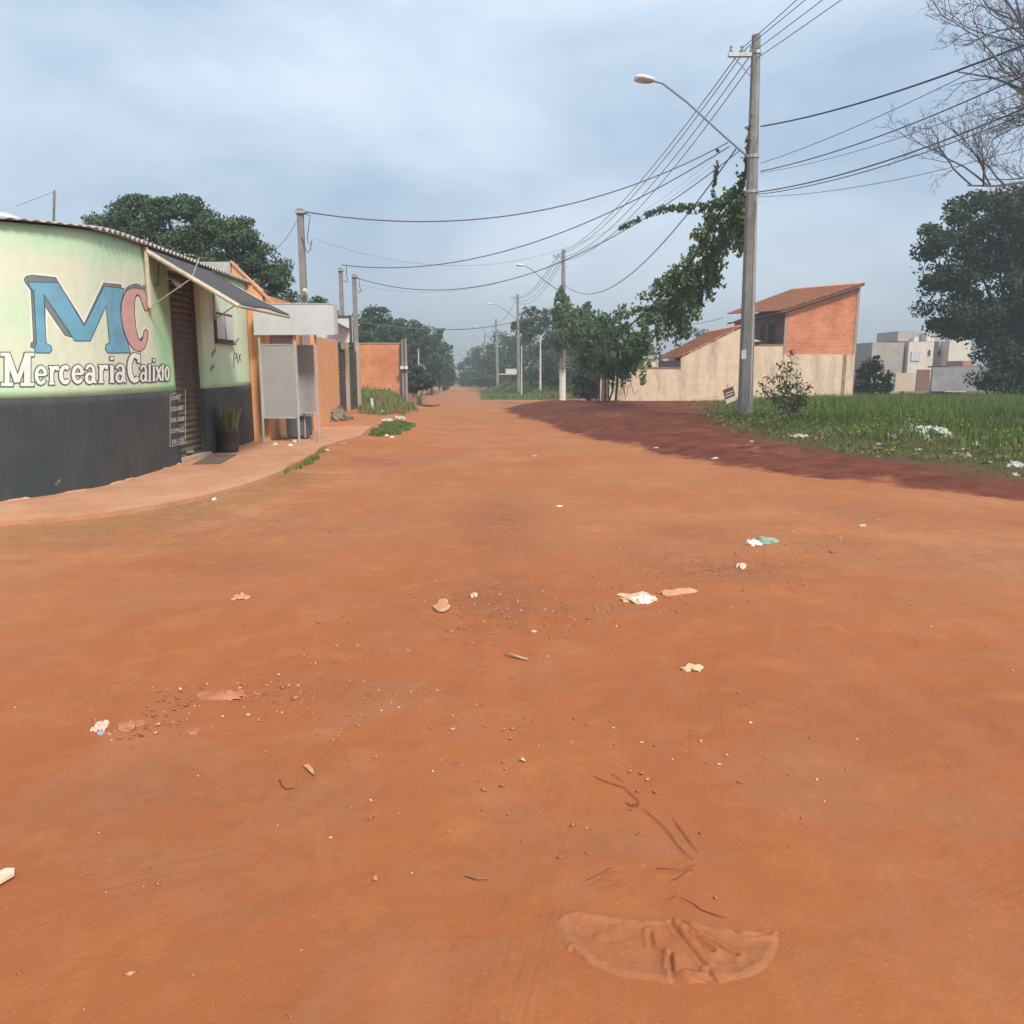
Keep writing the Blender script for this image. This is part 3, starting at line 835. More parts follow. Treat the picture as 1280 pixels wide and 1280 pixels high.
def text_px(txt, quad, off, name, m, parent, bold=.0):
    """built-in font laid on the wall inside a pixel quad (tl,tr,br,bl)"""
    cu = bpy.data.curves.new('tmp', 'FONT'); cu.body = txt; cu.size = 1; cu.offset = bold; cu.resolution_u = 3
    ob = bpy.data.objects.new('tmp', cu); COL.objects.link(ob)
    dg = bpy.context.evaluated_depsgraph_get(); me = bpy.data.meshes.new_from_object(ob.evaluated_get(dg))
    vs = [v.co.copy() for v in me.vertices]; fs = [tuple(p.vertices) for p in me.polygons]
    bpy.data.objects.remove(ob); bpy.data.meshes.remove(me)
    x0 = min(v.x for v in vs); x1 = max(v.x for v in vs); y0 = min(v.y for v in vs); y1 = max(v.y for v in vs)
    tl, tr, br, bl = [Vector(p) for p in quad]
    V = []
    for v in vs:
        u = (v.x - x0) / (x1 - x0); w = (v.y - y0) / (y1 - y0)
        p = bl.lerp(br, u).lerp(tl.lerp(tr, u), w)
        V.append(wall_pt(p.x, p.y, off))
    return mk(name, V, fs, m, parent)
M_chalk = mat('chalk_white', (.62, .61, .58), .8, .1, 6)
hb = Paint(); hb.stroke([(212,494),(212,558),(231,553.5),(231,486.5)], .5, .009); hb.stroke([(213,493),(220,491)], .6, .0092)
board = hb.build('opening_hours', M_chalk, shop)
for k, (t, xa, xe_) in enumerate([('HORARIO', 213, 225), ('SEGUNDA SABADO', 213, 228.5), ('8:00-20:00', 213, 229.5), ('DOMINGO', 213, 229.5), ('8:00-12:00', 214.5, 229)]):
    ya = 495.5 + k * 13.6; 
    text_px(t, [(xa, ya), (xe_, ya - 2.6), (xe_, ya + 3.2), (xa, ya + 5.4)], .0092, 'text_line', M_chalk, board, .0)
M_ink = mat('dark_paint', (.06, .065, .05), .8)
side = Paint()
side.stroke([(292.5,461),(292,446),(293,441.5),(295,441.5),(295.5,446),(293,449)], .9, .004)
side.stroke([(296.6,445),(296.3,452)], .8, .0042); side.stroke([(298,442),(300.6,451)], .7, .0044); side.stroke([(300.8,442.5),(296.8,455)], .7, .0046)
sd = side.build('side_sign', M_ink, shop)
text_px('aceito', [(291,427.5),(299,420.5),(299,425),(291,432)], .0045, 'text_line', M_ink, sd, .0)
text_px('gas', [(262.5,459),(268,454.5),(268,462),(262.5,466)], .0045, 'text_line', M_ink, sd, .0)
text_px('agua', [(264,441),(270,433.5),(269.5,442),(263.5,448)], .0045, 'text_line', mat('faint_paint', (.14, .15, .11), .8), sd, .0)

# ================================================================== SIDEWALK
def sidewalk():
    edge = [(-60,654),(0,652),(60,648),(130,641),(200,630),(262,617.5),(310,604),(345,591),(372,577),(392,566),(402,558),(425,551),(452,544),(466,530)]
    pts = []
    for (px, py) in edge:
        d = ray(px, py); t = (CAMZ - .05) / -d[2]; pts.append((d[0] * t, d[1] * t))
    dense = []
    for a, b in zip(pts[:-1], pts[1:]):
        for k in range(8):
            u = k / 8; x = a[0] + (b[0] - a[0]) * u; y = a[1] + (b[1] - a[1]) * u
            n = .035 * float(fbm(np.array([x * 3]), np.array([y * 3]), 90, 3)[0])
            dense.append((x + n, y + n))
    pts = dense + [pts[-1]]
    inner = [(-5.6, pts[-1][1] + 3.6), (-6.2, pts[-1][1] + 3.6), (-9.2, 21), (-9.2, 12), (-12, 8.6)]
    pl = [Vector((x, y, .048)) for x, y in pts + inner]
    o = MB().prism(pl, (0, 0, -.25)).build('sidewalk', mat('dusty_cement', (.455, .225, .125), .95, .10, 1.2, .35, 35, col2=(.37, .17, .09), dirt=(.50, .30, .19), dirt_amt=.6), loc=(-6, 12, 0))
    tag(o, None, None, None, 'structure')
sidewalk()

# mat + plant pot in front of the shop
tag(bevel(MB().prism([P(241,582,13.2) * 1, P(262,571.5,14.6), P(296,571,14.75), P(276,582,13.3)], (0, 0, .012)).build('door_mat', mat('worn_mat', (.14, .10, .075), .95, .2, 12)), .004),
    'worn dark mat lying before the roller shutter of the grocery', 'mat')
for o_ in [bpy.data.objects['door_mat']]:
    for v in o_.data.vertices: pass
def set_flat(o, z):
    zs = [v.co.z for v in o.data.vertices]; lo, hi = min(zs), max(zs)
    half = len(o.data.vertices) // 2
    for i, v in enumerate(o.data.vertices): v.co.z = 0 if i < half else .012
    o.location.z = z
set_flat(bpy.data.objects['door_mat'], .051)

def pot():
    Y = 15.3; c = P(286, 560, Y); c.z = .048
    r = root('potted_plant', c, 'large black pot of upright snake plant leaves beside the roller shutter', 'potted plant')
    R = .215; H = .42
    pr = [(0, 0), (R * .8, 0), (R * .86, .05), (R * .98, H - .04), (R * 1.04, H - .03), (R * 1.04, H), (R * .95, H), (R * .93, H - .05)]
    V = []; Fc = []; sg = 28
    for (rr, z) in pr:
        for k in range(sg):
            a = 2 * PI * k / sg; V.append((c.x + rr * math.cos(a), c.y + rr * math.sin(a), c.z + z))
    for i in range(len(pr) - 1):
        for k in range(sg): Fc.append((i * sg + k, i * sg + (k + 1) % sg, (i + 1) * sg + (k + 1) % sg, (i + 1) * sg + k))
    mk('pot', V, Fc, mat('black_plastic_pot', (.045, .04, .042), .55, .1, 5, dirt=(.12, .08, .06), dirt_amt=.5), r, True)
    V = [(c.x + R * .93 * math.cos(2 * PI * k / sg), c.y + R * .93 * math.sin(2 * PI * k / sg), c.z + H - .04) for k in range(sg)]
    mk('soil', V, [tuple(range(sg))], mat('pot_soil', (.07, .045, .03), .95), r)
    V = []; Fc = []; var = []
    for k in range(60):
        a = random.uniform(0, 2 * PI); rr = R * .85 * math.sqrt(random.random()); h = random.uniform(.28, .58)
        bx, by = c.x + rr * math.cos(a), c.y + rr * math.sin(a); lx, ly = math.cos(a) * rr * .4, math.sin(a) * rr * .4
        fa = random.uniform(0, PI); wx, wy = math.cos(fa), math.sin(fa); n0 = len(V); vv = random.random()
        for t, w in ((0, .018), (.35, .026), (.75, .02), (1, .001)):
            x = bx + lx * t * t * 2; y = by + ly * t * t * 2; z = c.z + H - .05 + h * t
            V += [(x - wx * w, y - wy * w, z), (x, y, z + .0) if 0 else (x + wy * .006, y - wx * .006, z), (x + wx * w, y + wy * w, z)]; var += [vv] * 3
        for i in range(3):
            for j in range(2): Fc.append((n0 + i * 3 + j, n0 + i * 3 + j + 1, n0 + i * 3 + j + 4, n0 + i * 3 + j + 3))
    fast('foliage', V, Fc, leaf_mat('snake_leaf', (.09, .12, .05), (.34, .33, .15), .1), r, True, var)
pot()

# ================================================================== SHELTER / NEIGHBOUR ORANGE HOUSE
def boxpx(mb, x0, x1, yt, yb, Y, depth, zb=None):
    a = P(x0, yb, Y); b = P(x1, yt, Y)
    return mb.box(a.x, b.x, Y, Y + depth, a.z if zb is None else zb, b.z)

def shelter():
    Y = 17.3
    r = root('sign_shelter', (P(365, 550, Y).x, Y, .075), 'blank grey sheet metal sign shelter on white tube posts beside the green shop', 'sign shelter')
    f = boxpx(MB(), 317.5, 417.5, 380, 418, Y, .32).build('fascia', M_white_panel, r); bevel(f, .006, 2)
    mb = MB()
    for py in (379.6, 418.4):
        mb.tube([P(317, py, Y - .005), P(418, py, Y - .005)], .010, 4)
    mb.tube([P(417.6, 379.6, Y - .005), P(417.6, 418.4, Y - .005)], .010, 4)
    for sx in (350, 384): mb.tube([P(sx, 380.4, Y - .001), P(sx, 417.6, Y - .001)], .003, 4)
    mb.build('trim', mat('aluminium_trim', (.6, .6, .6), .4, .05, metal=.4), f)
    for (tx, bx, Yp, rr) in ((323.5, 329.5, Y + .05, .028), (368, 374, Y + .1, .030), (394, 398.8, Y + .15, .022)):
        b = P(bx, 550, Yp); b.z = .048; t = P(tx, 418, Yp)
        MB().tube([b, t], rr, 8).build('post', mat('white_tube', (.44, .43, .41), .45, .08, 8, metal=.2, dirt=(.28, .2, .14), dirt_amt=.5), r)
    for (x0, x1, x2, x3, yt, yb, Yp, m_) in ((325.5, 366.5, 370.5, 330.5, 430.5, 522.5, Y + .08, M_grey_panel), (371.5, 391.5, 395.5, 375, 431.5, 516, Y + .75, M_grey_panel)):
        pts = [P(x0, yt, Yp), P(x1, yt, Yp), P(x2, yb, Yp), P(x3, yb, Yp)]
        p = MB().prism(pts, (0, .03, 0)).build('panel', m_, r)
        ed = MB()
        for a, b in ((0, 1), (1, 2), (2, 3), (3, 0)): ed.tube([pts[a] + Vector((0, -.006, 0)), pts[b] + Vector((0, -.006, 0))], .011, 4)
        ed.build('frame', mat('aluminium_trim', (.6, .6, .6)), p)
shelter()

def neighbour():
    r = root('orange_house', (-5.4, 18, .05), 'orange rendered house squeezed between the green shop and the street wall', 'house')
    Y = 17.72
    # end wall facing the camera, sloped top
    pts = [(-9.5, Y, -.05), (-5.33, Y, -.05), (-5.33, Y, 3.0), (-4.98, Y, 2.86), (-5.98, Y, 3.95), (-9.5, Y, 3.98)]
    pts = [(-9.5, Y, -.05), (-5.36, Y, -.05), (-5.36, Y, 3.28), (-5.98, Y, 3.84), (-6.0, Y, 3.2), (-9.5, Y, 3.2)]
    MB().box(-6.62, -6.002, Y - .02, Y + .5, 3.1, 3.86).build('roof', mat('fibre_cement', (.36, .33, .29)), r)
    MB().prism(pts, (0, .15, 0)).build('wall', M_orange, r)
    MB().box(-5.52, -5.37, Y + .152, 20.9, -.05, .62).box(-5.52, -5.37, Y + .152, 20.9, 2.5, 3.2).box(-5.52, -5.37, Y + .152, Y + .4, .62, 2.5).box(-5.52, -5.37, 20.3, 20.9, .62, 2.5).build('wall', M_orange, r)
    MB().box(-5.60, -5.45, Y + .4, 20.3, .62, 2.5).build('shutter', mat('maroon_shutter', (.13, .07, .06), .7, .1, 5), r)
    # roof sheet
    MB().prism([(-6.0, Y - .04, 3.85), (-5.0, Y - .04, 2.83), (-5.0, Y - .04, 2.87), (-6.0, Y - .04, 3.89)], (0, .22, 0)).build('roof', mat('orange_roof_edge', (.5, .26, .16), .85), r)
    return r
neighbour()

def small_box(name, x0, x1, yt, yb, Y, dep, m, label, cat, zb=None, group=None):
    o = boxpx(MB(), x0, x1, yt, yb, Y, dep, zb).build(name, m)
    bevel(o, .01); return tag(o, label, cat, group)

def trailer():
    Y = 18.2; a = P(358, 552, Y); b = P(371, 524, Y)
    r = root('metal_cabinet', (a.x, Y, .075), 'low dark slatted metal cabinet standing under the grey sign panels', 'cabinet')
    body = MB().box(a.x, b.x + .22, Y, Y + .5, .1, b.z + .05).build('body', mat('dark_blue_metal', (.09, .10, .115), .5, .1, 5), r); bevel(body, .008)
    mb = MB()
    for k in range(6): mb.box(a.x + .25, b.x + .19, Y - .012, Y - .001, .16 + k * .06, .19 + k * .06)
    mb.build('slats', mat('slat_grey', (.2, .2, .2), .5), body)
    for dx in (0.0, .43): MB().box(a.x + dx, a.x + dx + .03, Y - .035, Y - .014, .075, b.z + .1).build('leg', mat('white_tube', (.6, .6, .6)), r)
trailer()

# street wall beyond (orange) and gates
def line_pt(u, pts):   # not used for camera; simple lerp
    return pts
def street_wall():
    A = Vector((-5.05, 20.9, 0)); B = Vector((-5.72, 26.8, 0))
    d = (B - A).normalized(); n = Vector((-d.y, d.x, 0))
    za, zb2 = 2.42, 2.50
    r = tag(MB().prism([(A.x, A.y, -.1), (B.x, B.y, -.1), (B.x, B.y, zb2), (A.x, A.y, za)], n * .16).build('boundary_wall', M_orange, loc=(A.x, A.y, 0)),
            'plain orange rendered street wall between grey sign panels and dark gates', 'wall')
    MB().prism([(A.x - .03, A.y, za), (B.x - .03, B.y, zb2), (B.x - .03, B.y, zb2 + .04), (A.x - .03, A.y, za + .04)], n * .2).build('coping', mat('pale_coping', (.62, .42, .28), .85), r)
    # orange return wall facing camera, from the house
    w = MB().box(-5.5, -5.07, 20.92, 21.06, -.1, 2.42).build('boundary_wall', M_orange)
    tag(w, 'short orange return wall joining the house and the street wall', 'wall')
    MB().box(-5.36, -5.14, 20.86, 20.915, 1.55, 1.95).build('meter_box', mat('meter_box_orange', (.5, .2, .1), .7), w)
    # gates
    def post(px, yt, yb, Y, w_, m_, lab, parentname='gate_post', group=None):
        a = P(px, yb, Y); b = P(px, yt, Y)
        o = MB().box(a.x - w_ / 2, a.x + w_ / 2, Y, Y + w_, gz(a.x, Y) - .2, b.z).build(parentname, m_)
        bevel(o, .01); return tag(o, lab, 'post', group)
    M_post = mat('plastered_post', (.42, .33, .25), .9, .12, 5)
    post(435.5, 428, 516, 28.5, .13, M_post, 'plastered post between the two dark slatted gates')
    post(449, 428, 508, 31.2, .13, M_post, 'plastered post ending the gates beside the brick wall')
    for (x0, x1, yt, yb, Ya, Yb, lab) in ((425.5, 432.5, 436, 515, 26.9, 28.45, 'dark slatted gate next to the orange street wall'), (438.5, 446.5, 438, 510, 28.75, 31.1, 'dark slatted gate between two plastered posts')):
        a = P(x0, yb, Ya); b = P(x1, yb, Yb)
        g = root('street_gate', (a.x, Ya, gz(a.x, Ya)), lab, 'gate')
        z0 = gz(a.x, Ya) + .05; z1 = P(x0, yt, Ya).z
        mb = MB(); d = Vector((b.x - a.x, Yb - Ya, 0)); n = Vector((d.y, -d.x, 0)).normalized()
        k = 0; z = z0 + .04
        while z < z1 - .08:
            mb.prism([(a.x, Ya, z), (b.x, Yb, z), (b.x, Yb, z + .075), (a.x, Ya, z + .075)], n * .025); z += .105
        mb.build('slats', M_gate, g)
        fr = MB()
        for (q, w_) in ((a, 1), (b, 1)): fr.tube([(q.x, q.y, z0), (q.x, q.y, z1)], .035, 4)
        fr.tube([(a.x, Ya, z0), (b.x, Yb, z0)], .03, 4).tube([(a.x, Ya, z1), (b.x, Yb, z1)], .03, 4)
        fr.build('frame', M_gate, g)
        MB().prism([(a.x - .04, Ya, z0), (b.x - .04, Yb, z0), (b.x - .04, Yb, z1), (a.x - .04, Ya, z1)], n * -.01).build('backing_sheet', M_dark, g)
street_wall()

def canopy():
    Y = 27.6
    r = root('gate_canopy', (P(428, 510, Y).x, Y, .1), 'white panelled entrance canopy with small sloping roof above the dark gates', 'canopy')
    a = P(417, 428, Y); b = P(439, 395, Y)
    f = MB().box(a.x - .6, b.x, Y, Y + .2, a.z, b.z).build('fascia', mat('canopy_white', (.58, .56, .54), .6, .06, 3), r)
    MB().box(b.x - .07, b.x + .01, Y - .02, Y - .002, a.z, b.z).box(a.x - .6, b.x - .075, Y - .02, Y - .002, b.z - .06, b.z + .01).build('trim', M_dark_grey, f)
    MB().prism([P(412, 399, Y - .6), P(433, 410, Y - .6), P(433, 412, Y - .6), P(412, 402, Y - .6)], (0, .55, 0)).build('roof', M_dark_grey, r)
    for px in (419,):
        q = P(px, 428, Y + .1); MB().tube([(q.x, Y + .1, .1), (q.x, Y + .1, a.z)], .05, 6).build('post', mat('canopy_white', (1, 1, 1)), r)
canopy()

def brick_wall():
    Y = 45.0; a = P(446, 490, Y); b = P(500, 430, Y)
    r = root('brick_wall', (a.x, Y, .2), 'bare orange brick side wall of a plot beyond the grass verge', 'wall')
    MB().box(a.x, b.x, Y, Y + .2, .0, b.z).build('wall', M_brick_o, r)
    MB().box(a.x, b.x + .02, Y - .03, Y + .23, b.z, b.z + .07).build('coping', mat('grey_coping', (.33, .24, .2), .9), r)
    MB().box(b.x + .002, b.x + .35, Y - .06, Y + .26, 0, b.z + .02).build('pillar', M_conc, r)
    for (px, yt, rad, nm, lab) in ((502.5, 424, .07, 'service_pole', 'slim concrete service pole at the corner of the orange brick wall'), (506.5, 423, .09, 'service_pole', 'thicker concrete post with white meter box beside the orange brick wall')):
        q = P(px, yt, Y - .3); z0 = gz(q.x, Y - .3) - .1
        p = root(nm, (q.x, Y - .3, z0 + .1), lab, 'pole')
        MB().tube([(q.x, Y - .3, z0), (q.x, Y - .3, q.z)], [rad, rad * .8], 8).build('shaft', M_conc, p)
        bx = P(px + 1, 459, Y - .45)
        MB().box(bx.x - .12, bx.x + .1, Y - .55, Y - .38, bx.z - .1, bx.z + .06).build('meter_box', M_white_plastic, p)
brick_wall()

# ================================================================== POLES
def utility_pole(pxb, pyb, pxt, pyt, Y, lamp=None, cross=False, rb=.2, label='', base_white=False, group='concrete street poles', z_base=None, m=None):
    m = m or M_conc
    b = P(pxb, pyb, Y); t = P(pxt, pyt, Y); zb = gz(b.x, Y) - .3 if z_base is None else z_base
    r = root('utility_pole', (b.x, Y, zb + .3), label, 'utility pole', group)
    # tapered square section with chamfered corners
    mb = MB()
    mb.tube([(b.x, Y, zb), ((b.x + t.x) / 2, Y, (zb + t.z) / 2), (t.x, Y, t.z)], [rb, rb * .78, rb * .52], 8)
    mb.build('shaft', m, r)
    if base_white:
        zz = P(pxb, 462, Y).z
        q = b.lerp(t, .2)
        MB().tube([(b.x, Y, zb), (q.x - .02, Y, zz)], [rb * 1.06, rb * 1.04], 8).build('painted_base', M_white_conc, r)
    if cross:
        c = MB(); z = t.z - .55
        c.box(t.x - .75, t.x + .1, Y - .06, Y + .06, z, z + .1)
        c.tube([(t.x - .7, Y, z + .1), (t.x - .1, Y, z - .5)], .02, 4)
        ca = c.build('crossarm', M_steel, r)
        for k, dx in enumerate((-.68, -.38, -.12)):
            MB().tube([(t.x + dx, Y, z + .10), (t.x + dx, Y, z + .16), (t.x + dx, Y, z + .2), (t.x + dx, Y, z + .27)], [.03, .055, .035, .05], 8).build('insulator', mat('porcelain', (.35, .33, .32), .3), ca)
    if lamp:
        pts = [P(*q) for q in lamp[:-1]]
        arm = MB().tube(pts, .028 if Y < 40 else .035, 6).build('lamp_arm', M_steel, r)
        h0, h1 = pts[-1], P(*lamp[-1])
        d = h1 - h0
        prof = [(0, .05), (.1, .12), (.35, .19), (.7, .21), (.92, .17), (1, .06)]
        V = []; Fc = []; sg = 12; dn_ = d.normalized(); sidev = dn_.cross(Vector((0, 0, 1))).normalized(); up = sidev.cross(dn_)
        for (u, w) in prof:
            for k in range(sg):
                a = 2 * PI * k / sg; V.append(h0 + d * u + sidev * math.cos(a) * w + up * math.sin(a) * w * .42)
        for i in range(len(prof) - 1):
            for k in range(sg): Fc.append((i * sg + k, i * sg + (k + 1) % sg, (i + 1) * sg + (k + 1) % sg, (i + 1) * sg + k))
        Fc.append(tuple(range(sg))); Fc.append(tuple((len(prof) - 1) * sg + k for k in range(sg)))
        lh = mk('lamp_head', V, Fc, mat('lamp_casing', (.72, .73, .74), .5, .05), r, True)
        V2 = [h0 + d * u + sidev * sv * w * .8 - up * (w * .42 + .012) for (u, w, sv) in ((.3, .13, -1), (.9, .13, -1), (.9, .13, 1), (.3, .13, 1))]
        mk('lens', V2, [(0, 1, 2, 3)], mat('lamp_lens', (.28, .28, .28), .2), lh)
    return r, t

p1, t1 = utility_pole(931.5, 520, 945.5, 44, 24, lamp=[(935, 196, 23.9), (905, 170, 23.6), (858, 127, 23.2), (828, 104, 22.9), (818, 101.5, 22.8), (794, 97, 22.6)], cross=True, rb=.235,
    label='tallest nearest concrete pole carrying the vines and a street lamp, right of the road')
# plate + band on pole 1
q = P(929.5, 443, 23.70); MB().box(q.x - .06, q.x + .08, 23.70, 23.725, q.z - .13, q.z + .13).build('number_plate', mat('pale_plate', (.5, .5, .46), .6), p1)
mb = MB()
for (px, py) in ((941.2, 196), (939.8, 240), (945, 66)): qq = P(px, py, 24); mb = MB(); mb.tube([(qq.x, 24, qq.z - .04), (qq.x, 24, qq.z + .04)], .142 + (py - 44) * .00023, 10); mb.build('steel_band', M_steel, p1)
MB().tube([P(946, 245, 23.78), P(941.5, 400, 23.74), P(938, 505, 23.72)], .014, 5).build('conduit', mat('conduit_white', (.5, .49, .47), .5), p1)
p2, t2 = utility_pole(703, 505, 704.5, 312, 59, lamp=[(702, 366, 58.8), (680, 350, 58), (662, 335, 57.5), (655, 332, 57.3), (646, 331, 57.1)], cross=True, rb=.24, base_white=True,
    label='second concrete pole from the camera, overgrown with vine, lower part limewashed')
p3, t3 = utility_pole(648.5, 480, 647, 368, 97, lamp=[(646, 399, 97), (632, 388, 96), (620, 381, 95), (616, 380, 95), (609, 379.5, 95)], cross=True, rb=.24,
    label='third concrete pole with lamp arm, standing in the far grass lot')
p4, t4 = utility_pole(622, 488, 620, 399, 130, lamp=[(619, 428, 130), (608, 418, 129), (602, 408, 128.5), (598, 408, 128.5), (592, 408, 128.5)], rb=.27,
    label='fourth concrete pole at the grass edge, white at its foot')
p5, t5 = utility_pole(607, 478, 606, 417, 165, lamp=[(605, 432, 165), (597, 424, 164), (592, 419, 164), (590, 419, 164), (585, 419, 164)], rb=.26, label='fifth concrete pole, before the far right trees')
far_poles = [(593, 436, 190, 'sixth'), (586, 441, 205, 'seventh'), (579.5, 447, 218, 'eighth'), (575.5, 452, 228, 'ninth')]
for (px, pt, Y, w_) in far_poles:
    utility_pole(px, 480, px, pt, Y, lamp=[(px, pt + 6, Y), (px - 4, pt + 1, Y - 1), (px - 6, pt, Y - 1), (px - 10, pt - .5, Y - 1)], rb=.2, label=w_ + ' pole of the row, tiny near the far end of the road')
utility_pole(675.5, 470, 675.5, 420, 88, rb=.14, label='plain pale post without lamp between the second and third street poles', m=M_white_conc, group=None)
utility_pole(652, 462, 652, 432, 92, rb=.10, label='short thin pale post just right of the third street pole', m=M_white_conc, group=None)
utility_pole(822, 460, 822.5, 410, 56, rb=.13, label='short pale post rising behind the low end of the beige wall', m=M_white_conc, group=None)
utility_pole(523, 460, 523, 436, 80, rb=.1, label='thin pale post among the bushes beyond the brick wall', m=M_white_conc, group=None)

def service_pole(px, pyt, Y, rad, label, loopx, loop):
    t = P(px, pyt, Y); b = P(px + 1, 545, Y); zb = 0
    r = root('service_pole', (t.x, Y, .1), label, 'pole', None)
    w = rad
    V = [(t.x - w, Y - w, zb), (t.x + w, Y - w, zb), (t.x + w, Y + w, zb), (t.x - w, Y + w, zb), (t.x - w * .8, Y - w * .8, t.z), (t.x + w * .8, Y - w * .8, t.z), (t.x + w * .8, Y + w * .8, t.z), (t.x - w * .8, Y + w * .8, t.z)]
    o = mk('shaft', V, [(0,3,2,1),(4,5,6,7),(0,1,5,4),(1,2,6,5),(2,3,7,6),(3,0,4,7)], M_conc, r); bevel(o, .012)
    MB().tube([P(a, b_, Y - .1) for a, b_ in loop], .012 if Y < 25 else .016, 5).build('cable_loop', M_wire, r, True)
    mb = MB(); mb.box(t.x - w - .01, t.x + w + .05, Y - w - .03, Y + w + .01, t.z - .12, t.z - .06)
    mb.build('bracket', M_steel, r)
service_pole(375, 261, 20.6, .09, 'nearest square concrete service pole rising behind the grey sign fascia', 0, [(378,264),(388,270),(386,282),(384,300),(388,306),(390,300),(388,312),(385,316),(381,310),(379,300),(377,296)])
service_pole(425.5, 335, 31.6, .085, 'pale service pole just left of the third one above the dark gates', 0, [(427,331),(433,332),(433,345),(435,350),(433,353),(429,350)])
service_pole(442.5, 343, 33.2, .095, 'grey service pole above the plastered post next to the brick wall', 0, [(444,347),(449,349),(449,358),(452,364),(449,366),(447,362)])
# white cctv on first pole
qq = P(380, 363, 20.4); MB().tube([qq, qq + Vector((.09, -.05, -.02))], [.05, .055], 10).build('camera_housing', M_white_plastic, bpy.data.objects['service_pole'])

# ================================================================== WIRES
def wire(a, b, sag, r=.014, label='', n=36, group=None, seg=5):
    a = Vector(a); b = Vector(b); pts = []; r = r * .82
    for i in range(n + 1):
        u = i / n; p = a.lerp(b, u); p.z -= 4 * sag * u * (1 - u); pts.append(p)
    o = MB().tube(pts, r, seg, False).build('power_cable', M_wire, None, True)
    tag(o, label, 'cable', group)
    return pts
GR = 'mains cables strung between the street poles'
top1 = P(944, 62, 23.9); ov = Vector((13.2, -9, 11.2))
heads1 = [P(928, 60, 24), P(934, 59, 24), P(940, 66, 24), P(943, 75, 24)]
heads2 = [P(697, 318, 59), P(700, 318, 59), P(702, 322, 59), P(703, 326, 59)]
heads3 = [P(641, 371, 97), P(643, 371, 97), P(645, 374, 97), P(646, 377, 97)]
nm = ['topmost', 'second', 'third', 'lowest']
for k in range(4):
    wire(heads1[k], heads2[k], .9 + .12 * k, .017, 'the %s of four bare mains cables between the first and second street poles' % nm[k], group=GR)
    wire(heads2[k], heads3[k], 1.0 + .1 * k, .022, 'the %s of four far mains cables between the second and third street poles' % nm[k], group=GR)
    ev = ov + Vector((-1.5 + k * .8, 0, .9 - k * .3))
    wire(heads1[k], ev, .5, .013, 'the %s of four mains cables running from the first pole over the camera' % nm[k], group=GR)
wire(P(645, 375, 97), P(619, 403, 130), .8, .028, 'far mains cable between the third and fourth street poles', group=GR)
wire(P(619, 403, 130), P(606, 420, 165), .8, .03, 'far mains cable between the fourth and fifth street poles', group=GR)
# spacer clips on first span
# service drops
wire(P(377, 264, 20.5), P(910, 178, 24), .95, .020, 'service cable from the nearest square pole, highest drop crossing the street')
wire(P(427, 331, 31.5), P(912, 183, 24), 1.15, .020, 'service cable from the pale pole, middle drop crossing the street')
wire(P(445, 347, 33), P(925, 188, 24), 1.75, .018, 'service cable from the brick wall pole, lowest drop crossing the street')
wire(P(389, 297, 20.5), P(900, 190, 26), 1.75, .0045, 'thin faint telephone cable crossing the street below the highest drop')
wire(P(434, 352, 31.4), P(900, 200, 26), 1.7, .005, 'thin faint telephone cable crossing the street near the lowest drop')
cat1 = wire(P(707, 357, 59), P(920, 186, 24), 1.9, .024, 'thick telephone bundle sagging from the second pole up to the first pole')
wire(P(440, 401, 60), P(655, 399, 97), .9, .05, 'far cable crossing the street low above the distant road')
wire(P(330, 318, 21), P(375, 268, 20.6), .2, .008, 'short stay cable from the nearest square pole to the left')
wire(P(325, 372, 21), P(372, 364, 20.6), .08, .012, 'short pale cable from the nearest square pole towards the shop roof')
# to the right of pole 1
rt = [(158, 15, .35, .026, 'thick black cable from the vine top rising to the upper right corner'),
      (204, 22, .30, .010, 'thin faint cable, uppermost below the thick one on the right of the pole'),
      (214, 48, .40, .017, 'medium black cable right of the pole, above the parallel bundle'),
      (216, 68, .40, .008, 'thin faint cable right of the pole, between two darker ones'),
      (240, 84, .45, .020, 'black cable right of the pole, upper of the lowest bundle'),
      (243, 92, .45, .014, 'black cable right of the pole, lower of the lowest bundle'),
      (246, 140, .40, .008, 'thin faint cable right of the pole, lowest of all')]
for (ya, yb, sg_, r_, lab) in rt:
    a = P(951 if ya < 230 else 948, ya, 23.9); c = P(1280, yb, 15.5)
    e = a.lerp(c, 1.9)
    wire(a, e, sg_ * 1.6, r_, lab)
# long line on right house
wire(P(905, 397, 52), P(826, 408, 56), .15, .02, 'cable from the brick house eave to the short pale post')

# ================================================================== TREES
def tube_curve(mb, a, b, r0, r1, n=5, wob=.15):
    a = Vector(a); b = Vector(b); L_ = (b - a).length; pts = []; rr = []
    off = Vector((random.uniform(-1, 1), random.uniform(-1, 1), random.uniform(-.3, .6))) * L_ * wob
    for i in range(n + 1):
        u = i / n; p = a.lerp(b, u) + off * math.sin(PI * u) * .6 + Vector((random.uniform(-1, 1), random.uniform(-1, 1), 0)) * L_ * .02 * (0 < i < n)
        pts.append(p); rr.append(r0 * (1 - u) + r1 * u)
    mb.tube(pts, rr, 6, False)
    return pts

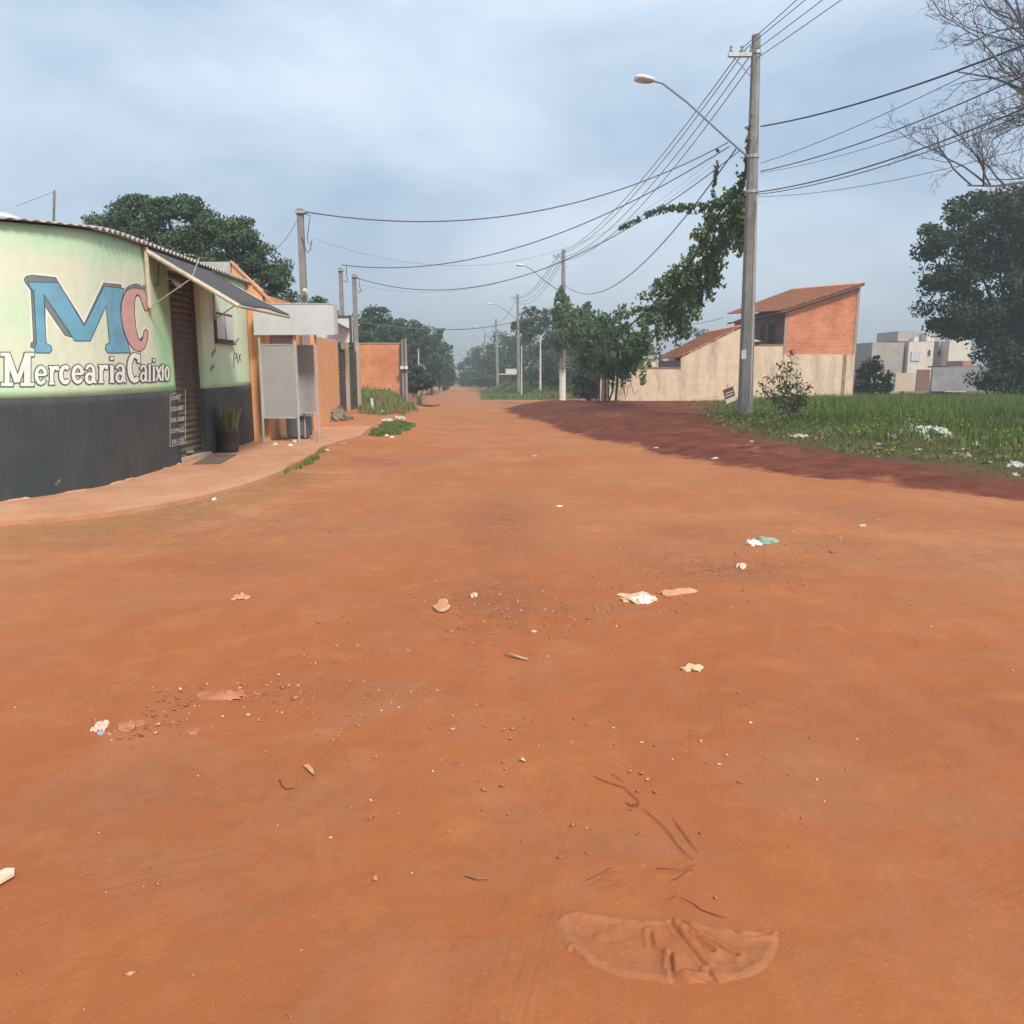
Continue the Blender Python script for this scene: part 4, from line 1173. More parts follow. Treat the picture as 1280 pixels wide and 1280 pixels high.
def tree(name, ells, base, Y, n, leaf, label, m=M_leaf_far, nclump=60, group=None, rt=.2, cat='tree', depth_k=1.0, fill=.75, bark=M_bark, droop=0.0, cr=(.16, .30), fork=.45):
    """ells: ellipses (px,py,rx,ry) of the crown at distance Y -> real ellipsoids"""
    E = []
    if name == 'far_tree': ells = list(ells) + [(ells[0][0], 474, ells[0][2] * 1.15, 12)]
    for (px, py, rx, ry) in ells:
        c = P(px, py, Y); ax = rx * Y / F; az = ry * Y / F
        E.append((c, ax, max(ax * .8, az * .8) * depth_k, az))
    bp = Vector((P(base, 480, Y).x, Y, 0)); bp.z = gz(bp.x, Y) - .1
    r = root(name, bp, label, cat, group)
    vol = np.array([e[1] * e[2] * e[3] for e in E]); vol = vol ** .7; vol /= vol.sum()
    cl = []
    Rm = np.mean([min(e[1], e[3]) for e in E])
    for k in range(nclump):
        e = E[RNG.choice(len(E), p=vol)]
        d = RNG.normal(size=3); d /= np.linalg.norm(d); rr = RNG.uniform(.35, 1.0) ** .6 * .92
        cl.append((np.array([e[0].x + d[0] * rr * e[1], e[0].y + d[1] * rr * e[2], e[0].z + d[2] * rr * e[3]]), Rm * RNG.uniform(cr[0], cr[1]) * 1.5))
    per = max(4, int(n * fill / nclump)); C = []
    for c, cr_ in cl:
        d = RNG.normal(size=(per, 3)); d /= np.linalg.norm(d, axis=1)[:, None]
        C.append(c + d * (cr_ * RNG.random((per, 1)) ** .45) * np.array([1.25, 1.25, .75]))
    rest = n - per * nclump
    if rest > 0:
        ei = RNG.choice(len(E), size=rest, p=vol); d = RNG.normal(size=(rest, 3)); d /= np.linalg.norm(d, axis=1)[:, None]
        rr = RNG.random(rest) ** .4 * .93
        cc = np.array([[E[i][0].x, E[i][0].y, E[i][0].z] for i in ei]); ax = np.array([[E[i][1], E[i][2], E[i][3]] for i in ei])
        C.append(cc + d * rr[:, None] * ax)
    C = np.concatenate(C)
    V, Fc, var = leaves(C, leaf, droop=droop, aspect=.55)
    cv = np.concatenate([np.repeat(RNG.random(nclump), per), RNG.random(max(0, len(C) - per * nclump)) * .5])
    fast('crown', V, Fc, m, r, False, np.clip(var * .45 + np.repeat(cv, 4) * .55, 0, 1))
    # trunk + limbs
    mb = MB(); zc_ = min(e[0].z - e[3] * .4 for e in E); cx = sum(e[0].x for e in E) / len(E)
    topc = max(e[0].z for e in E)
    fk = Vector((bp.x * .7 + cx * .3, Y, bp.z + (topc - bp.z) * fork))
    tube_curve(mb, bp, fk, rt * 1.15, rt * .8, 6, .05)
    for c, cr_ in cl[:min(22, len(cl))]:
        tube_curve(mb, fk + Vector((random.uniform(-.1, .1), random.uniform(-.1, .1), random.uniform(-.5, .1))), Vector(c), rt * .42, rt * .06, 5, .12)
    mb.build('trunk', bark, r, True)
    return r

# big tree behind the shop
tree('broadleaf_tree', [(178,268,48,26),(140,283,34,16),(236,278,46,30),(285,305,48,36),(330,342,32,34),(345,368,24,26),(250,325,90,34),(170,305,60,22)], 262, 33, 62000, .13,
     'large spreading dark green tree rising behind the corner shop roof', M_leaf_big, 190, rt=.4, fill=.9, cr=(.16, .32))
# right big dark tree
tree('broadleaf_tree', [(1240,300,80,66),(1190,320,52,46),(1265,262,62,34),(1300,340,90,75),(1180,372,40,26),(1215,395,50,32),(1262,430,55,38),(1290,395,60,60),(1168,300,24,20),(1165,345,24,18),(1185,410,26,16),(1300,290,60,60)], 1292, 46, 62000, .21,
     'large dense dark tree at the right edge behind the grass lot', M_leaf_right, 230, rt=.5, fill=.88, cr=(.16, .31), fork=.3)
# left far row
TG = 'trees beyond the brick wall on the left'
tree('small_tree', [(397,384,17,14),(412,392,12,10)], 400, 58, 2600, .24, 'small round tree peeping over the grey sign fascia', M_leaf_far, 30, rt=.15)
tree('far_tree', [(470,396,22,15),(455,408,30,18),(478,420,34,22)], 470, 78, 7000, .34, 'dome topped tree just right of the grey service pole', M_leaf_far, 60, TG)
tree('far_tree', [(508,412,20,14),(500,430,30,26),(520,440,28,30)], 512, 88, 7000, .36, 'broad tree behind the orange brick wall end', M_leaf_far, 60, TG)
tree('far_tree', [(536,425,18,20),(545,445,20,28),(528,455,20,24)], 540, 105, 7000, .38, 'tree sloping down to the road end, left side', M_leaf_far, 60, TG)
tree('far_tree', [(556,452,13,24),(562,462,9,16)], 556, 140, 3500, .5, 'last tree on the left before the road end', M_leaf_far, 40, TG)
tree('far_tree', [(445,430,28,22),(420,410,22,18),(462,445,30,14)], 440, 66, 5500, .32, 'tree rising behind the gates and canopy', M_leaf_far, 50, TG)
tree('roadside_bush', [(516,468,13,20),(528,474,14,12),(512,480,10,8)], 516, 62, 3500, .24, 'tall bush right of the brick wall corner', M_leaf_far2, 40, None, rt=.06, cat='bush')
tree('roadside_bush', [(532,476,14,10),(522,482,12,7),(515,486,8,5)], 526, 56, 3600, .2, 'low bush at the left verge in front of the tall one', M_leaf_far2, 40, None, rt=.05, cat='bush', fork=.1)
tree('roadside_bush', [(738,478,22,20),(725,488,12,10),(752,486,10,12)], 738, 52, 5200, .2, 'dense low bush between the second pole and the brown gate post', M_leaf_far2, 50, None, rt=.05, cat='bush', fork=.1)
tree('roadside_bush', [(612,476,16,8),(640,478,20,7),(600,474,10,8)], 620, 136, 3000, .4, 'dark scrub strip along the far grass lot left end', M_leaf_far, 40, None, rt=.05, cat='bush', fork=.1)
tree('roadside_bush', [(545,474,14,8),(560,470,10,9)], 548, 120, 2000, .4, 'low bush along the far left road edge', M_leaf_far2, 25, None, rt=.06, cat='bush')
TR = 'trees beyond the far grass lot on the right'
tree('far_tree', [(586,462,13,14),(592,445,10,14)], 588, 185, 3000, .6, 'small tree at the far end right of the road', M_leaf_far, 30, TR)
tree('far_tree', [(604,450,16,22),(612,462,16,16)], 606, 170, 4000, .55, 'dark tree behind the fifth street pole', M_leaf_far, 40, TR)
tree('far_tree', [(628,435,24,22),(634,455,26,20)], 630, 150, 6000, .5, 'broad tree behind the fourth street pole', M_leaf_far, 50, TR)
tree('slender_tree', [(660,396,16,14),(650,410,14,9),(672,405,16,12),(664,420,14,8)], 664, 100, 3000, .36, 'slender tree with tufted crown just right of the third street pole', M_leaf_far, 36, TR, rt=.14, fork=.7)
tree('far_tree', [(665,440,32,20),(685,450,30,22)], 676, 140, 6500, .5, 'wide dark tree behind the pale post', M_leaf_far2, 50, TR)
tree('far_tree', [(695,408,26,24),(712,420,26,26),(690,440,24,20)], 700, 96, 8000, .36, 'tall dense tree just behind the second street pole', M_leaf_far, 60, TR)
tree('far_tree', [(745,425,34,28),(735,450,36,24)], 742, 84, 8000, .34, 'dense tree behind the middle of the vine mass', M_leaf_far, 60, TR)
tree('far_tree', [(790,438,26,16),(806,450,24,12)], 796, 80, 5000, .32, 'low tree behind the beige wall left end', M_leaf_far, 50, TR)
for (px, Y_, w_, lab_) in ((632, 142, 34, 'dark understorey thicket left of the third pole'), (668, 124, 34, 'dark understorey thicket right of the third pole'), (700, 92, 30, 'dark understorey thicket around the second pole line'), (742, 74, 34, 'dark understorey thicket behind the brown gate post'), (792, 76, 30, 'dark understorey thicket behind the beige wall end')):
    tree('thicket', [(px, 462, w_, 18), (px - w_ * .4, 450, w_ * .5, 16), (px + w_ * .45, 454, w_ * .5, 14)], px, Y_, 7000, .0033 * Y_, lab_, M_leaf_far, 60, None, rt=.06, cat='bush', fork=.1, cr=(.25, .5))
tree('far_tree', [(870,416,22,6),(895,420,26,8)], 880, 130, 2500, .4, 'distant pale tree top showing over the terracotta roof', M_leaf_far2, 30, TR)
tree('far_tree', [(660,470,16,8),(690,472,20,8),(720,470,20,10)], 690, 110, 3500, .3, 'row of low scrub behind the far grass lot', M_leaf_far2, 40, None, rt=.06)
tree('leafy_bush', [(1090,462,16,18),(1105,476,16,16),(1080,478,14,16),(1095,486,24,10)], 1092, 50, 4200, .17, 'dark leafy bush at the right corner of the brick house', M_leaf_far, 40, None, rt=.06, cat='bush')
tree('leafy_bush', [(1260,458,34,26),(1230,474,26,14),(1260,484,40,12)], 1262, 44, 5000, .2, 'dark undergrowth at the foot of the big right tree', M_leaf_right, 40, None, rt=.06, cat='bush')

# young plant by the pole
def young_plant():
    Y = 22.2; b = P(992, 545, Y); b.z = gz(b.x, Y)
    r = root('young_tree', b, 'young leafy sapling in the grass just right of the tall pole', 'sapling')
    mb = MB(); C = []; D = []
    tips = [(985,452),(995,462),(1002,475),(975,470),(958,470),(948,478),(968,490),(1008,492),(990,440),(980,480),(966,502),(1012,480),(998,500),(952,490),(984,500),(972,455)]
    for (px, py) in tips:
        t = P(px, py, Y + random.uniform(-.35, .35)); pts = tube_curve(mb, b + Vector((0, 0, .1)), t, .018, .004, 6, .2)
        for k in range(42):
            u = random.uniform(.45, 1); i = min(5, int(u * 6)); p = pts[i].lerp(pts[i + 1], u * 6 - i)
            C.append((p.x + random.gauss(0, .07), p.y + random.gauss(0, .07), p.z + random.gauss(0, .05)))
    mb.build('stem', M_bark_pale, r)
    V, Fc, var = leaves(np.array(C), .16, droop=.5, aspect=.28); fast('foliage', V, Fc, M_bushleaf, r, False, var)
young_plant()

# bare tree upper right (trunk outside the frame)
def bare_tree():
    Y = 17; b = Vector((P(1500, 480, Y).x, Y, 0)); b.z = gz(b.x, Y)
    r = root('bare_tree', b, 'leafless tree reaching thin grey branches in from the upper right corner', 'tree')
    mb = MB()
    hub = P(1430, 150, Y); tube_curve(mb, b, hub, .3, .17, 8, .03)
    M_tw = mat('grey_twig', (.15, .15, .165), .9, .1, 8)
    def grow(a, d, L_, rad, lvl):
        pts = [a]; n = 6; p = a.copy(); dd = d.normalized()
        for i in range(n):
            dd = (dd + Vector((random.gauss(0, .13), random.gauss(0, .13), random.gauss(.03, .13)))).normalized()
            p = p + dd * (L_ / n); pts.append(p.copy())
        mb.tube(pts, [rad * (1 - .7 * i / n) for i in range(n + 1)], 5 if lvl < 2 else 4, False)
        if lvl >= 4: return
        k = [9, 7, 6, 4][lvl]
        for i in range(k):
            u = random.uniform(.2, .98); j = min(n - 1, int(u * n)); q = pts[j].lerp(pts[j + 1], u * n - j)
            ax = Vector((random.gauss(0, 1), random.gauss(0, .7), random.gauss(.25, .8))); base_d = (pts[j + 1] - pts[j]).normalized()
            ax -= base_d * ax.dot(base_d); ax.normalize()
            nd = (base_d * .75 + ax * random.uniform(.45, .95)).normalized()
            grow(q, nd, L_ * random.uniform(.28, .50), max(.0035, rad * .42), lvl + 1)
    mains = [(1165, 5), (1205, 40), (1190, 80), (1215, 165), (1195, 130), (1205, 200), (1245, -30), (1300, -60)]
    for (px, py) in mains:
        e = P(px, py, Y + random.uniform(-1.5, 1.5)); s0 = hub.lerp(b, random.uniform(0, .18))
        d = e - s0
        grow(s0, d, d.length * .93, .05, 0)
    mb.build('trunk', M_tw, r, False)
bare_tree()

# ================================================================== VINE MASS
def vines():
    b = P(770, 500, 41.5); b.z = gz(b.x, 41.5)
    r = root('hanging_vine', b, 'huge green creeper swallowing the cables from the tall pole down to the second pole', 'vine')
    C = []; S_ = []
    def blob(px, py, Y, rx, ry, n, s=.16, rd=None, thr=-.12):
        c = P(px, py, Y); ax = rx * Y / F; az = ry * Y / F; ay = rd if rd else ax * .7
        d = RNG.normal(size=(n, 3)); d /= np.linalg.norm(d, axis=1)[:, None]; rr = RNG.random(n) ** .5
        ok = fbm((d[:, 0] * rr * ax + c.x) * 2.6, (d[:, 2] * rr * az + c.z) * 2.6, 7, 3) > thr
        p = np.array(c) + d * rr[:, None] * np.array([ax, ay, az]); C.append(p[ok]); S_.append(np.full(ok.sum(), s))
    # along the cable: pixel path with distance
    path = [(938,150,24,9,16,380,.11),(940,178,24,10,18,420,.11),(930,210,24.3,12,18,460,.12),(926,240,24.6,16,20,620,.12),(908,250,25.5,20,20,700,.13),(895,272,26.5,20,24,900,.13),(878,300,28,20,26,1000,.14),(866,325,29.5,20,24,1000,.15),
            (848,345,31.5,22,24,1100,.16),(830,365,33.5,24,26,1300,.17),(812,385,36,28,28,1600,.18),(790,402,38.5,32,32,2000,.19),(768,418,41,34,36,2400,.2),(745,420,44,32,40,2200,.21),(725,410,48,28,36,1700,.23),(712,405,53,22,34,1300,.25),(702,390,58,14,26,1000,.27),(700,420,58,16,28,900,.27),(703,378,58.6,12,26,900,.24),(712,395,56,14,24,700,.25),
            (780,440,40.5,30,30,1900,.19),(755,455,42,28,24,1300,.2),(735,450,45,24,24,1000,.21),(803,420,38,20,24,800,.19)]
    for q in path: blob(q[0], q[1], q[2], q[3] * .80, q[4] * .78, int(q[5] * (.62 if q[2] < 43 else 1.05)), q[6])
    # spur on the left of the pole: straggling strand along a cable
    for k in range(26):
        u = k / 25; blob(925 - 148 * u, 243 + 38 * u + 6 * math.sin(u * 7), 25 + 3 * u, 5, 3.2 + 6 * (1 - u), int(70 * (1 - u * .6)), .11, thr=-.6)
    for k in range(10): blob(897 - k * .6, 190 + k * 6, 25, 3, 4, 26, .1)
    for k in range(12): blob(735 + 14 * k / 11 - 14, 400 - 26 * k / 11 + 8, 50, 5, 6, 60, .2)
    # hanging strands
    mb = MB()
    strands = []
    for k in range(130):
        u = random.random(); i = u * 10; 
        pp = [(926,250,25),(905,262,26),(890,290,27.5),(872,320,29),(852,348,31.5),(835,370,33.5),(818,392,35.5),(800,415,38),(785,440,40),(765,452,41),(740,455,44),(720,440,48)]
        j = min(10, int(i)); f = i - j
        px = pp[j][0] * (1 - f) + pp[j + 1][0] * f + random.uniform(4, 16); py = pp[j][1] * (1 - f) + pp[j + 1][1] * f; Y = pp[j][2] * (1 - f) + pp[j + 1][2] * f
        L_ = random.choice([14, 20, 28, 40, 55, 62]) * (1 if u < .8 else .5)
        x = px; pts = []
        for s in range(7): pts.append(P(x, py + L_ * s / 6, Y)); x += random.uniform(-1.5, 2.0)
        mb.tube(pts, .008, 3, False)
        n = int(L_ * 1.6)
        for s in range(n):
            w = random.random() * 5.99; a = pts[int(w)].lerp(pts[int(w) + 1], w % 1)
            C.append(np.array([[a.x + random.gauss(0, .09), a.y + random.gauss(0, .08), a.z]])); S_.append(np.array([.13 + .002 * Y]))
    C = np.concatenate(C); S_ = np.concatenate(S_)
    V, Fc, var = leaves(C, S_, droop=.8, aspect=.6)
    cn = np.clip(.5 + .9 * fbm(C[:, 0] * 1.7, C[:, 2] * 1.7, 400, 2), 0, 1)
    fast('foliage', V, Fc, M_vine, r, False, np.clip(var * .5 + np.repeat(cn, 4) * .5, 0, 1))
    # woody core along the cable + dry stems by the wall
    core = [P(938, 150, 24), P(930, 230, 24.4), P(900, 265, 26), P(866, 325, 29.5), P(830, 368, 33.5), P(790, 405, 38.5), P(768, 420, 41), P(735, 420, 46), P(704, 400, 58)]
    mb.tube(core, .035, 5, False)
    for k in range(9):
        x = random.uniform(762, 790); pts = []
        for s in range(9):
            pts.append(P(x, 440 + s * random.uniform(6, 8), 42.5)); x += random.uniform(-5, 6)
        mb.tube(pts, .018, 4, False)
    for k in range(5):
        a = P(random.uniform(760, 775), 430, 41.5); e = Vector((a.x + random.uniform(-.6, .6), 41.8, gz(a.x, 41.8)))
        tube_curve(mb, e, a, .05, .03, 6, .1)
    mb.build('stem', M_bark, r)
vines()
# vine roots around pole 2: dry fronds
def dry_tuft():
    b = P(700, 455, 58.6)
    r = root('dry_creeper', b, 'dried creeper fronds clinging to the second pole above its limewash', 'vine')
    mb = MB()
    for k in range(26):
        a = P(703 + random.uniform(-4, 4), random.uniform(425, 462), 58.6); d = Vector((random.uniform(-1, 1), random.uniform(-.8, .2), random.uniform(-.6, .5)))
        mb.tube([a, a + d * .4, a + d * .75 + Vector((0, 0, -.15))], [.03, .025, .005], 4, False)
    mb.build('frond', mat('dry_frond', (.30, .25, .19), .9, .2, 6), r)
dry_tuft()

# ================================================================== RIGHT SIDE HOUSES
def corrug(mbname, p00, p10, p11, p01, m, parent, waves=16, amp=.05, nu=8, th=.04):
    """tiled roof sheet: waves run across the u direction (p00->p10), rows stepped along v"""
    nu_ = waves * 6; nv = 12
    p00, p10, p11, p01 = map(Vector, (p00, p10, p11, p01)); V = []
    nrm = (p10 - p00).cross(p01 - p00).normalized()
    if nrm.z < 0: nrm = -nrm
    for j in range(nv * 2):
        v = ((j + 1) // 2) / nv if j % 2 else (j // 2) / nv
        step = .035 if j % 2 == 0 else 0
        v = min(1, v)
        for i in range(nu_ + 1):
            u = i / nu_
            p = p00.lerp(p10, u).lerp(p01.lerp(p11, u), v) + nrm * (amp * math.cos(2 * PI * u * waves) + step); V.append(p)
    W = nu_ + 1
    Fc = [(j * W + i, j * W + i + 1, (j + 1) * W + i + 1, (j + 1) * W + i) for j in range(nv * 2 - 1) for i in range(nu_)]
    o = mk(mbname, V, Fc, m, parent, True)
    md = o.modifiers.new('th', 'SOLIDIFY'); md.thickness = th
    return o

def wall_beige():
    Y = 45
    r = root('boundary_wall', (P(850, 500, Y).x, Y, -.1), 'long stained beige plaster wall with gable part behind the pole', 'wall')
    a = P(762, 505, Y); zb = -.8
    def pt(px, py): return P(px, py, Y)
    outline = [(pt(762, 500).x, Y, zb), (pt(980, 500).x, Y, zb), (pt(980, 432).x, Y, pt(980, 432).z), (pt(927.5, 432).x, Y, pt(927.5, 432).z), (pt(927.5, 410).x, Y, pt(927.5, 409.5).z), (pt(851, 447).x, Y, pt(851, 447).z), (pt(851, 460).x, Y, pt(851, 461).z), (pt(762, 459).x, Y, pt(762, 460).z)]
    MB().prism(outline, (0, .2, 0)).build('wall', M_cream, r)
    # grimy caps
    for (x0, y0, x1, y1) in ((762, 460, 850, 461), (928.5, 432, 979, 432)):
        cp = MB()
        A = pt(x0, y0); B = pt(x1, y1)
        cp.prism([(A.x, Y - .03, A.z + .003), (B.x, Y - .03, B.z + .003), (B.x, Y - .03, B.z + .08), (A.x, Y - .03, A.z + .08)], (0, .26, 0))
        cp.build('coping', mat('terracotta_cap', (.30, .16, .11), .9, .25, 2), r)
    return r
wall_beige()

def shed_house():
    Y = 45.22
    r = root('tiled_house', (P(880, 500, Y).x, Y, -.1), 'low house with terracotta tiled lean-to roof behind the beige gable wall', 'house')
    L0 = P(848.5, 446.5, Y - .35); R0 = P(929, 406, Y - .35)
    dep = 7.0
    corrug('roof', L0, R0, R0 + Vector((0, dep, 0)), L0 + Vector((0, dep, 0)), M_terracotta, r, 1, 0, th=.06) if 0 else corrug('roof', L0 + Vector((0, dep, 0)), L0, R0, R0 + Vector((0, dep, 0)), M_terracotta, r, 34, .035)
    a = P(851, 449, Y); b = P(870, 452, Y)
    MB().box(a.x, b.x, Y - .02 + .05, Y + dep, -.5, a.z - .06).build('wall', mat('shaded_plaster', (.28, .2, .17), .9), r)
    MB().box(P(872,450,Y).x, P(900,450,Y).x, Y + .15, Y + 8.6, -.5, P(872, 440, Y).z).build('wall', M_cream, r)
shed_house()

def brick_house():
    Y = 45.0
    r = root('brick_house', (P(1020, 490, Y).x, Y, -.1), 'two storey bare brick house with terracotta mono-pitch roof and beige lower wall', 'house')
    xl = P(980, 440, Y).x; xr = P(1069, 440, Y).x; zl = P(980, 387, Y).z; zr = P(1069, 356, Y).z; zm = P(1020, 443, Y).z
    dep = 10.2
    MB().prism([(xl, Y, zm), (xr, Y, zm), (xr, Y, zr), (xl, Y, zl)], (0, .2, 0)).build('wall', M_brick, r)
    MB().box(xl + .002, xr - .002, Y - .03, Y + .2, -.9, zm - .003).build('lower_wall', M_cream, r)
    # stained pier on lower wall
    px0 = P(1052, 470, Y).x
    MB().box(px0, px0 + .2, Y - .045, Y - .032, -.5, zm - .02).build('pilaster', mat('stained_pier', (.30, .2, .14), .9, .25, 3), r)
    MB().prism([(xl, Y + .2, -.6), (xl, Y + dep, -.6), (xl, Y + dep, zl), (xl, Y + .2, zl)], (.2, 0, 0)).build('wall', mat('shaded_brick', (.20, .10, .075), .9, .15, 3), r)  # side turned from the sun: shade painted into a darker brick colour
    MB().prism([(xr - .2, Y + .2, -.6), (xr - .2, Y + dep, -.6), (xr - .2, Y + dep, zr), (xr - .2, Y + .2, zr)], (.198, 0, 0)).build('wall', M_brick, r)
    MB().prism([(xl, Y + dep, -.6), (xr, Y + dep, -.6), (xr, Y + dep, zr), (xl, Y + dep, zl)], (0, .2, 0)).build('wall', M_brick, r)
    # columns at corners
    MB().box(xl - .05, xl + .12, Y - .025, Y - .001, zm, zl - .05).build('corner_column', mat('concrete_column', (.36, .26, .2), .9), r)
    MB().box(xr - .12, xr + .03, Y - .025, Y - .001, zm, zr - .02).build('corner_column', mat('concrete_column', (.36, .26, .2), .9), r)
    # openings in the shaded side
    for (ya, yb, za, zb, nm_) in ((Y + 1.6, Y + 2.9, 2.85, 4.3, 'door'), (Y + 3.6, Y + 4.4, 3.3, 4.3, 'window')):
        f = MB().box(xl - .05, xl - .002, ya, yb, za, zb).build(nm_, mat('opening_frame', (.16, .08, .06), .7), r)
        MB().box(xl - .06, xl - .052, ya + .1, yb - .1, za + .06, zb - .1).build('leaf' if nm_ == 'door' else 'pane', M_dark, f)
    ex = .35
    sl = (zr - zl) / (xr - xl)
    A = Vector((xl - .45, Y - ex, zl - .45 * sl + .08)); B = Vector((xr + .1, Y - ex, zr + .08))
    corrug('roof', A + Vector((0, dep + 2 * ex, .55)), A, B, B + Vector((0, dep + 2 * ex, .75)), M_terracotta, r, 44, .03)
    MB().prism([A + Vector((0, -.02, -.16)), B + Vector((0, -.02, -.16)), B + Vector((0, -.02, -.045)), A + Vector((0, -.02, -.045))], (0, .05, 0)).build('barge_board', mat('dark_barge', (.13, .09, .075), .8), r)
    # lower annex roof at the back left
    a = P(905, 395, Y + 9); 
    MB().box(xl - .45, xl - .35, Y - .3, Y + dep + .3, A.z - .14, A.z - .05).build('gutter', mat('dark_barge', (1, 1, 1)), r)
    # little white sill step near the pole
    s = P(948, 425, Y - .3); MB().prism([P(943,424,Y-.2), P(952,426.5,Y-.2), P(943,427,Y-.2)], (0, .15, 0)).build('flashing', M_white_panel, r)
brick_house()

def brown_gatepost():
    Y = 44.2; a = P(748, 505, Y); b = P(760.5, 455, Y)
    r = root('gate_post', (a.x, Y, gz(a.x, Y)), 'brown board gate post at the left end of the beige wall', 'post')
    MB().box(a.x, b.x - .02, Y, Y + .25, -.9, b.z).build('board', M_brown, r)
    MB().box(a.x - .05, b.x + .05, Y - .04, Y + .3, b.z, b.z + .1).build('cap', M_brown, r)
    w = P(750.5, 490, Y - .08); MB().tube([(w.x, Y - .08, -.6), (w.x + .02, Y - .08, P(750, 469, Y).z)], .035, 6).build('white_pipe', M_white_plastic, r)
brown_gatepost()

def simple_house(name, label, parts, loc, cat='house'):
    r = root(name, loc, label, cat)
    for (nm_, x0, x1, yt, yb, Y, dep, m) in parts:
        boxpx(MB(), x0, x1, yt, yb, Y, dep).build(nm_, m, r)
    return r
M_h_grey_shade = mat('grey_shade_render', (.36, .32, .29), .9, .08, .8)  # shaded copy of the light render, shade put into its grey; frames too
M_h_light = mat('light_render', (.60, .53, .45), .9, .06, .8)
M_h_beige = mat('sand_render', (.50, .40, .30), .9, .08, .8)
Yh = 84
simple_house('modern_house', 'flat roofed pale grey modern house with one bright window beyond the grass lot',
    [('wall', 1086, 1131, 428, 492, Yh + .5, 9, M_h_grey_shade), ('wall', 1131.3, 1168, 427, 492, Yh, 9, M_h_light), ('upper_block', 1122, 1158, 414, 426.6, Yh + 2, 5, M_h_grey_shade), ('chimney_block', 1158.3, 1169, 416, 426.6, Yh + .6, 5, M_h_light),
     ('recess', 1168.3, 1181, 426.5, 490, Yh + 1.6, 7, M_h_grey_shade), ('wall', 1181.3, 1214, 426, 490, Yh + .1, 9, M_h_light), ('tank', 1142.5, 1149, 421, 426.8, Yh + 1.2, .6, M_white_panel)], (P(1130, 490, Yh).x, Yh, -1.5))
mh = bpy.data.objects['modern_house']
for (x0, x1, yt, yb, yy, mt) in ((1139, 1149.5, 440.5, 451, Yh, M_white_panel), (1160.5, 1163, 438, 444, Yh, M_dark), (1171.5, 1176, 438, 443.5, Yh + 1.6, M_dark)):
    f = boxpx(MB(), x0 - .8, x1 + .8, yt - .8, yb + .8, yy - .06, .055).build('window', M_h_grey_shade, mh)
    boxpx(MB(), x0, x1, yt, yb, yy - .09, .025).build('pane', mt, f)
w_ = boxpx(MB(), 1163.5, 1252, 459, 489, 76, .25).build('boundary_wall', mat('grey_block_wall', (.24, .235, .23), .9, .15, .9, .2, 8)); tag(w_, 'grey cement block wall in front of the modern house', 'wall')
w_ = boxpx(MB(), 1144.3, 1163.2, 462, 489, 76.1, .12).build('street_gate', mat('rust_gate', (.20, .10, .075), .7, .1, 2)); tag(w_, 'rust brown metal gate left of the grey block wall', 'gate')
w_ = boxpx(MB(), 1118, 1144, 466, 489, 76, .25).build('boundary_wall', M_h_beige); tag(w_, 'low beige wall left of the rust brown gate', 'wall')
simple_house('brick_shed', 'small low brick outbuilding peeping above the grey block wall', [('wall', 1202, 1218, 451, 470, 80, 3, mat('shed_brick', (.36, .18, .13), .9)), ('roof', 1186, 1234, 457.4, 459.4, 78, 4, mat('shed_roof', (.20, .13, .11), .9)), ('wall', 1219, 1233, 460, 470, 78.5, 3, M_h_beige)], (P(1210, 488, 79).x, 79, -1.3), 'shed')
simple_house('pale_house', 'pale house with white band roof behind the low end of the beige wall', [('wall', 782, 820, 449, 480, 70, 5, M_h_light), ('roof_band', 780, 822, 444, 448.8, 69.8, 5.4, mat('roof_band_dark', (.3, .33, .32), .8))], (P(800, 480, 70).x, 70, -1))
simple_house('white_hut', 'tiny white hut across the far grass lot', [('wall', 632, 646, 461, 470, 112, 3, M_white_panel), ('roof', 623, 648, 467, 468.5, 111.5, 4, M_h_beige)], (P(638, 480, 112).x, 112, -1.8), 'hut')
simple_house('red_brick_stack', 'low red brick foundation left of the second pole', [('brickwork', 681, 697, 467, 475, 98, 3, mat('stack_red', (.42, .13, .08), .9, .2, 2))], (P(689, 480, 98).x, 98, -1.6), 'brickwork')
w_ = boxpx(MB(), 560, 590, 483, 484, 260, 1).V
for k, (px, yt, lab) in enumerate(((565.5, 465, 'pale bare stump at the end of the road, left of two'), (570.5, 466, 'pale bare stump at the end of the road, right of two'))):
    mb = MB(); b = P(px, 481, 205); t = P(px, yt, 205)
    mb.tube([b - Vector((0, 0, .5)), b.lerp(t, .6), t], [.45, .38, .25], 7).tube([b.lerp(t, .5), t + Vector((-1.0, 0, .2))], [.2, .08], 5).build('tree_stump', M_bark_pale)
    tag(bpy.data.objects['tree_stump' if k == 0 else 'tree_stump.001'], lab, 'stump')

# fallen rubbish wall of pale bits on the far lot
def rubbish_heap(px, py, Y, w, h, label, n=50, s=.2, m=None):
    c = P(px, py, Y); mb = MB()
    for k in range(n):
        x = c.x + random.gauss(0, w / 2.6); y = Y + random.gauss(0, .5); z = gz(x, y) + abs(random.gauss(0, h / 2)) if h < .5 else c.z + random.uniform(-h / 2, h / 2)
        a = [Vector((x, y, z)) + Vector((random.uniform(-s, s), random.uniform(-s, s), random.uniform(-s * .5, s * .6))) for _ in range(4)]
        mb.add(a, [(0, 1, 2), (0, 2, 3), (0, 3, 1), (1, 3, 2)])
    o = mb.build('rubbish_heap', m or M_white_plastic); tag(o, label, 'rubbish', None)
rubbish_heap(668, 458, 104, 4.6, 1.0, 'pale rubbish scattered on scrub near the third pole', 60, .2)
rubbish_heap(688, 455, 92, 3.6, 1.2, 'pale rubbish caught in scrub left of the second pole', 50, .18)
rubbish_heap(556, 477, 195, 1.6, .8, 'small pale rubbish heap at the far end of the road', 26, .35)

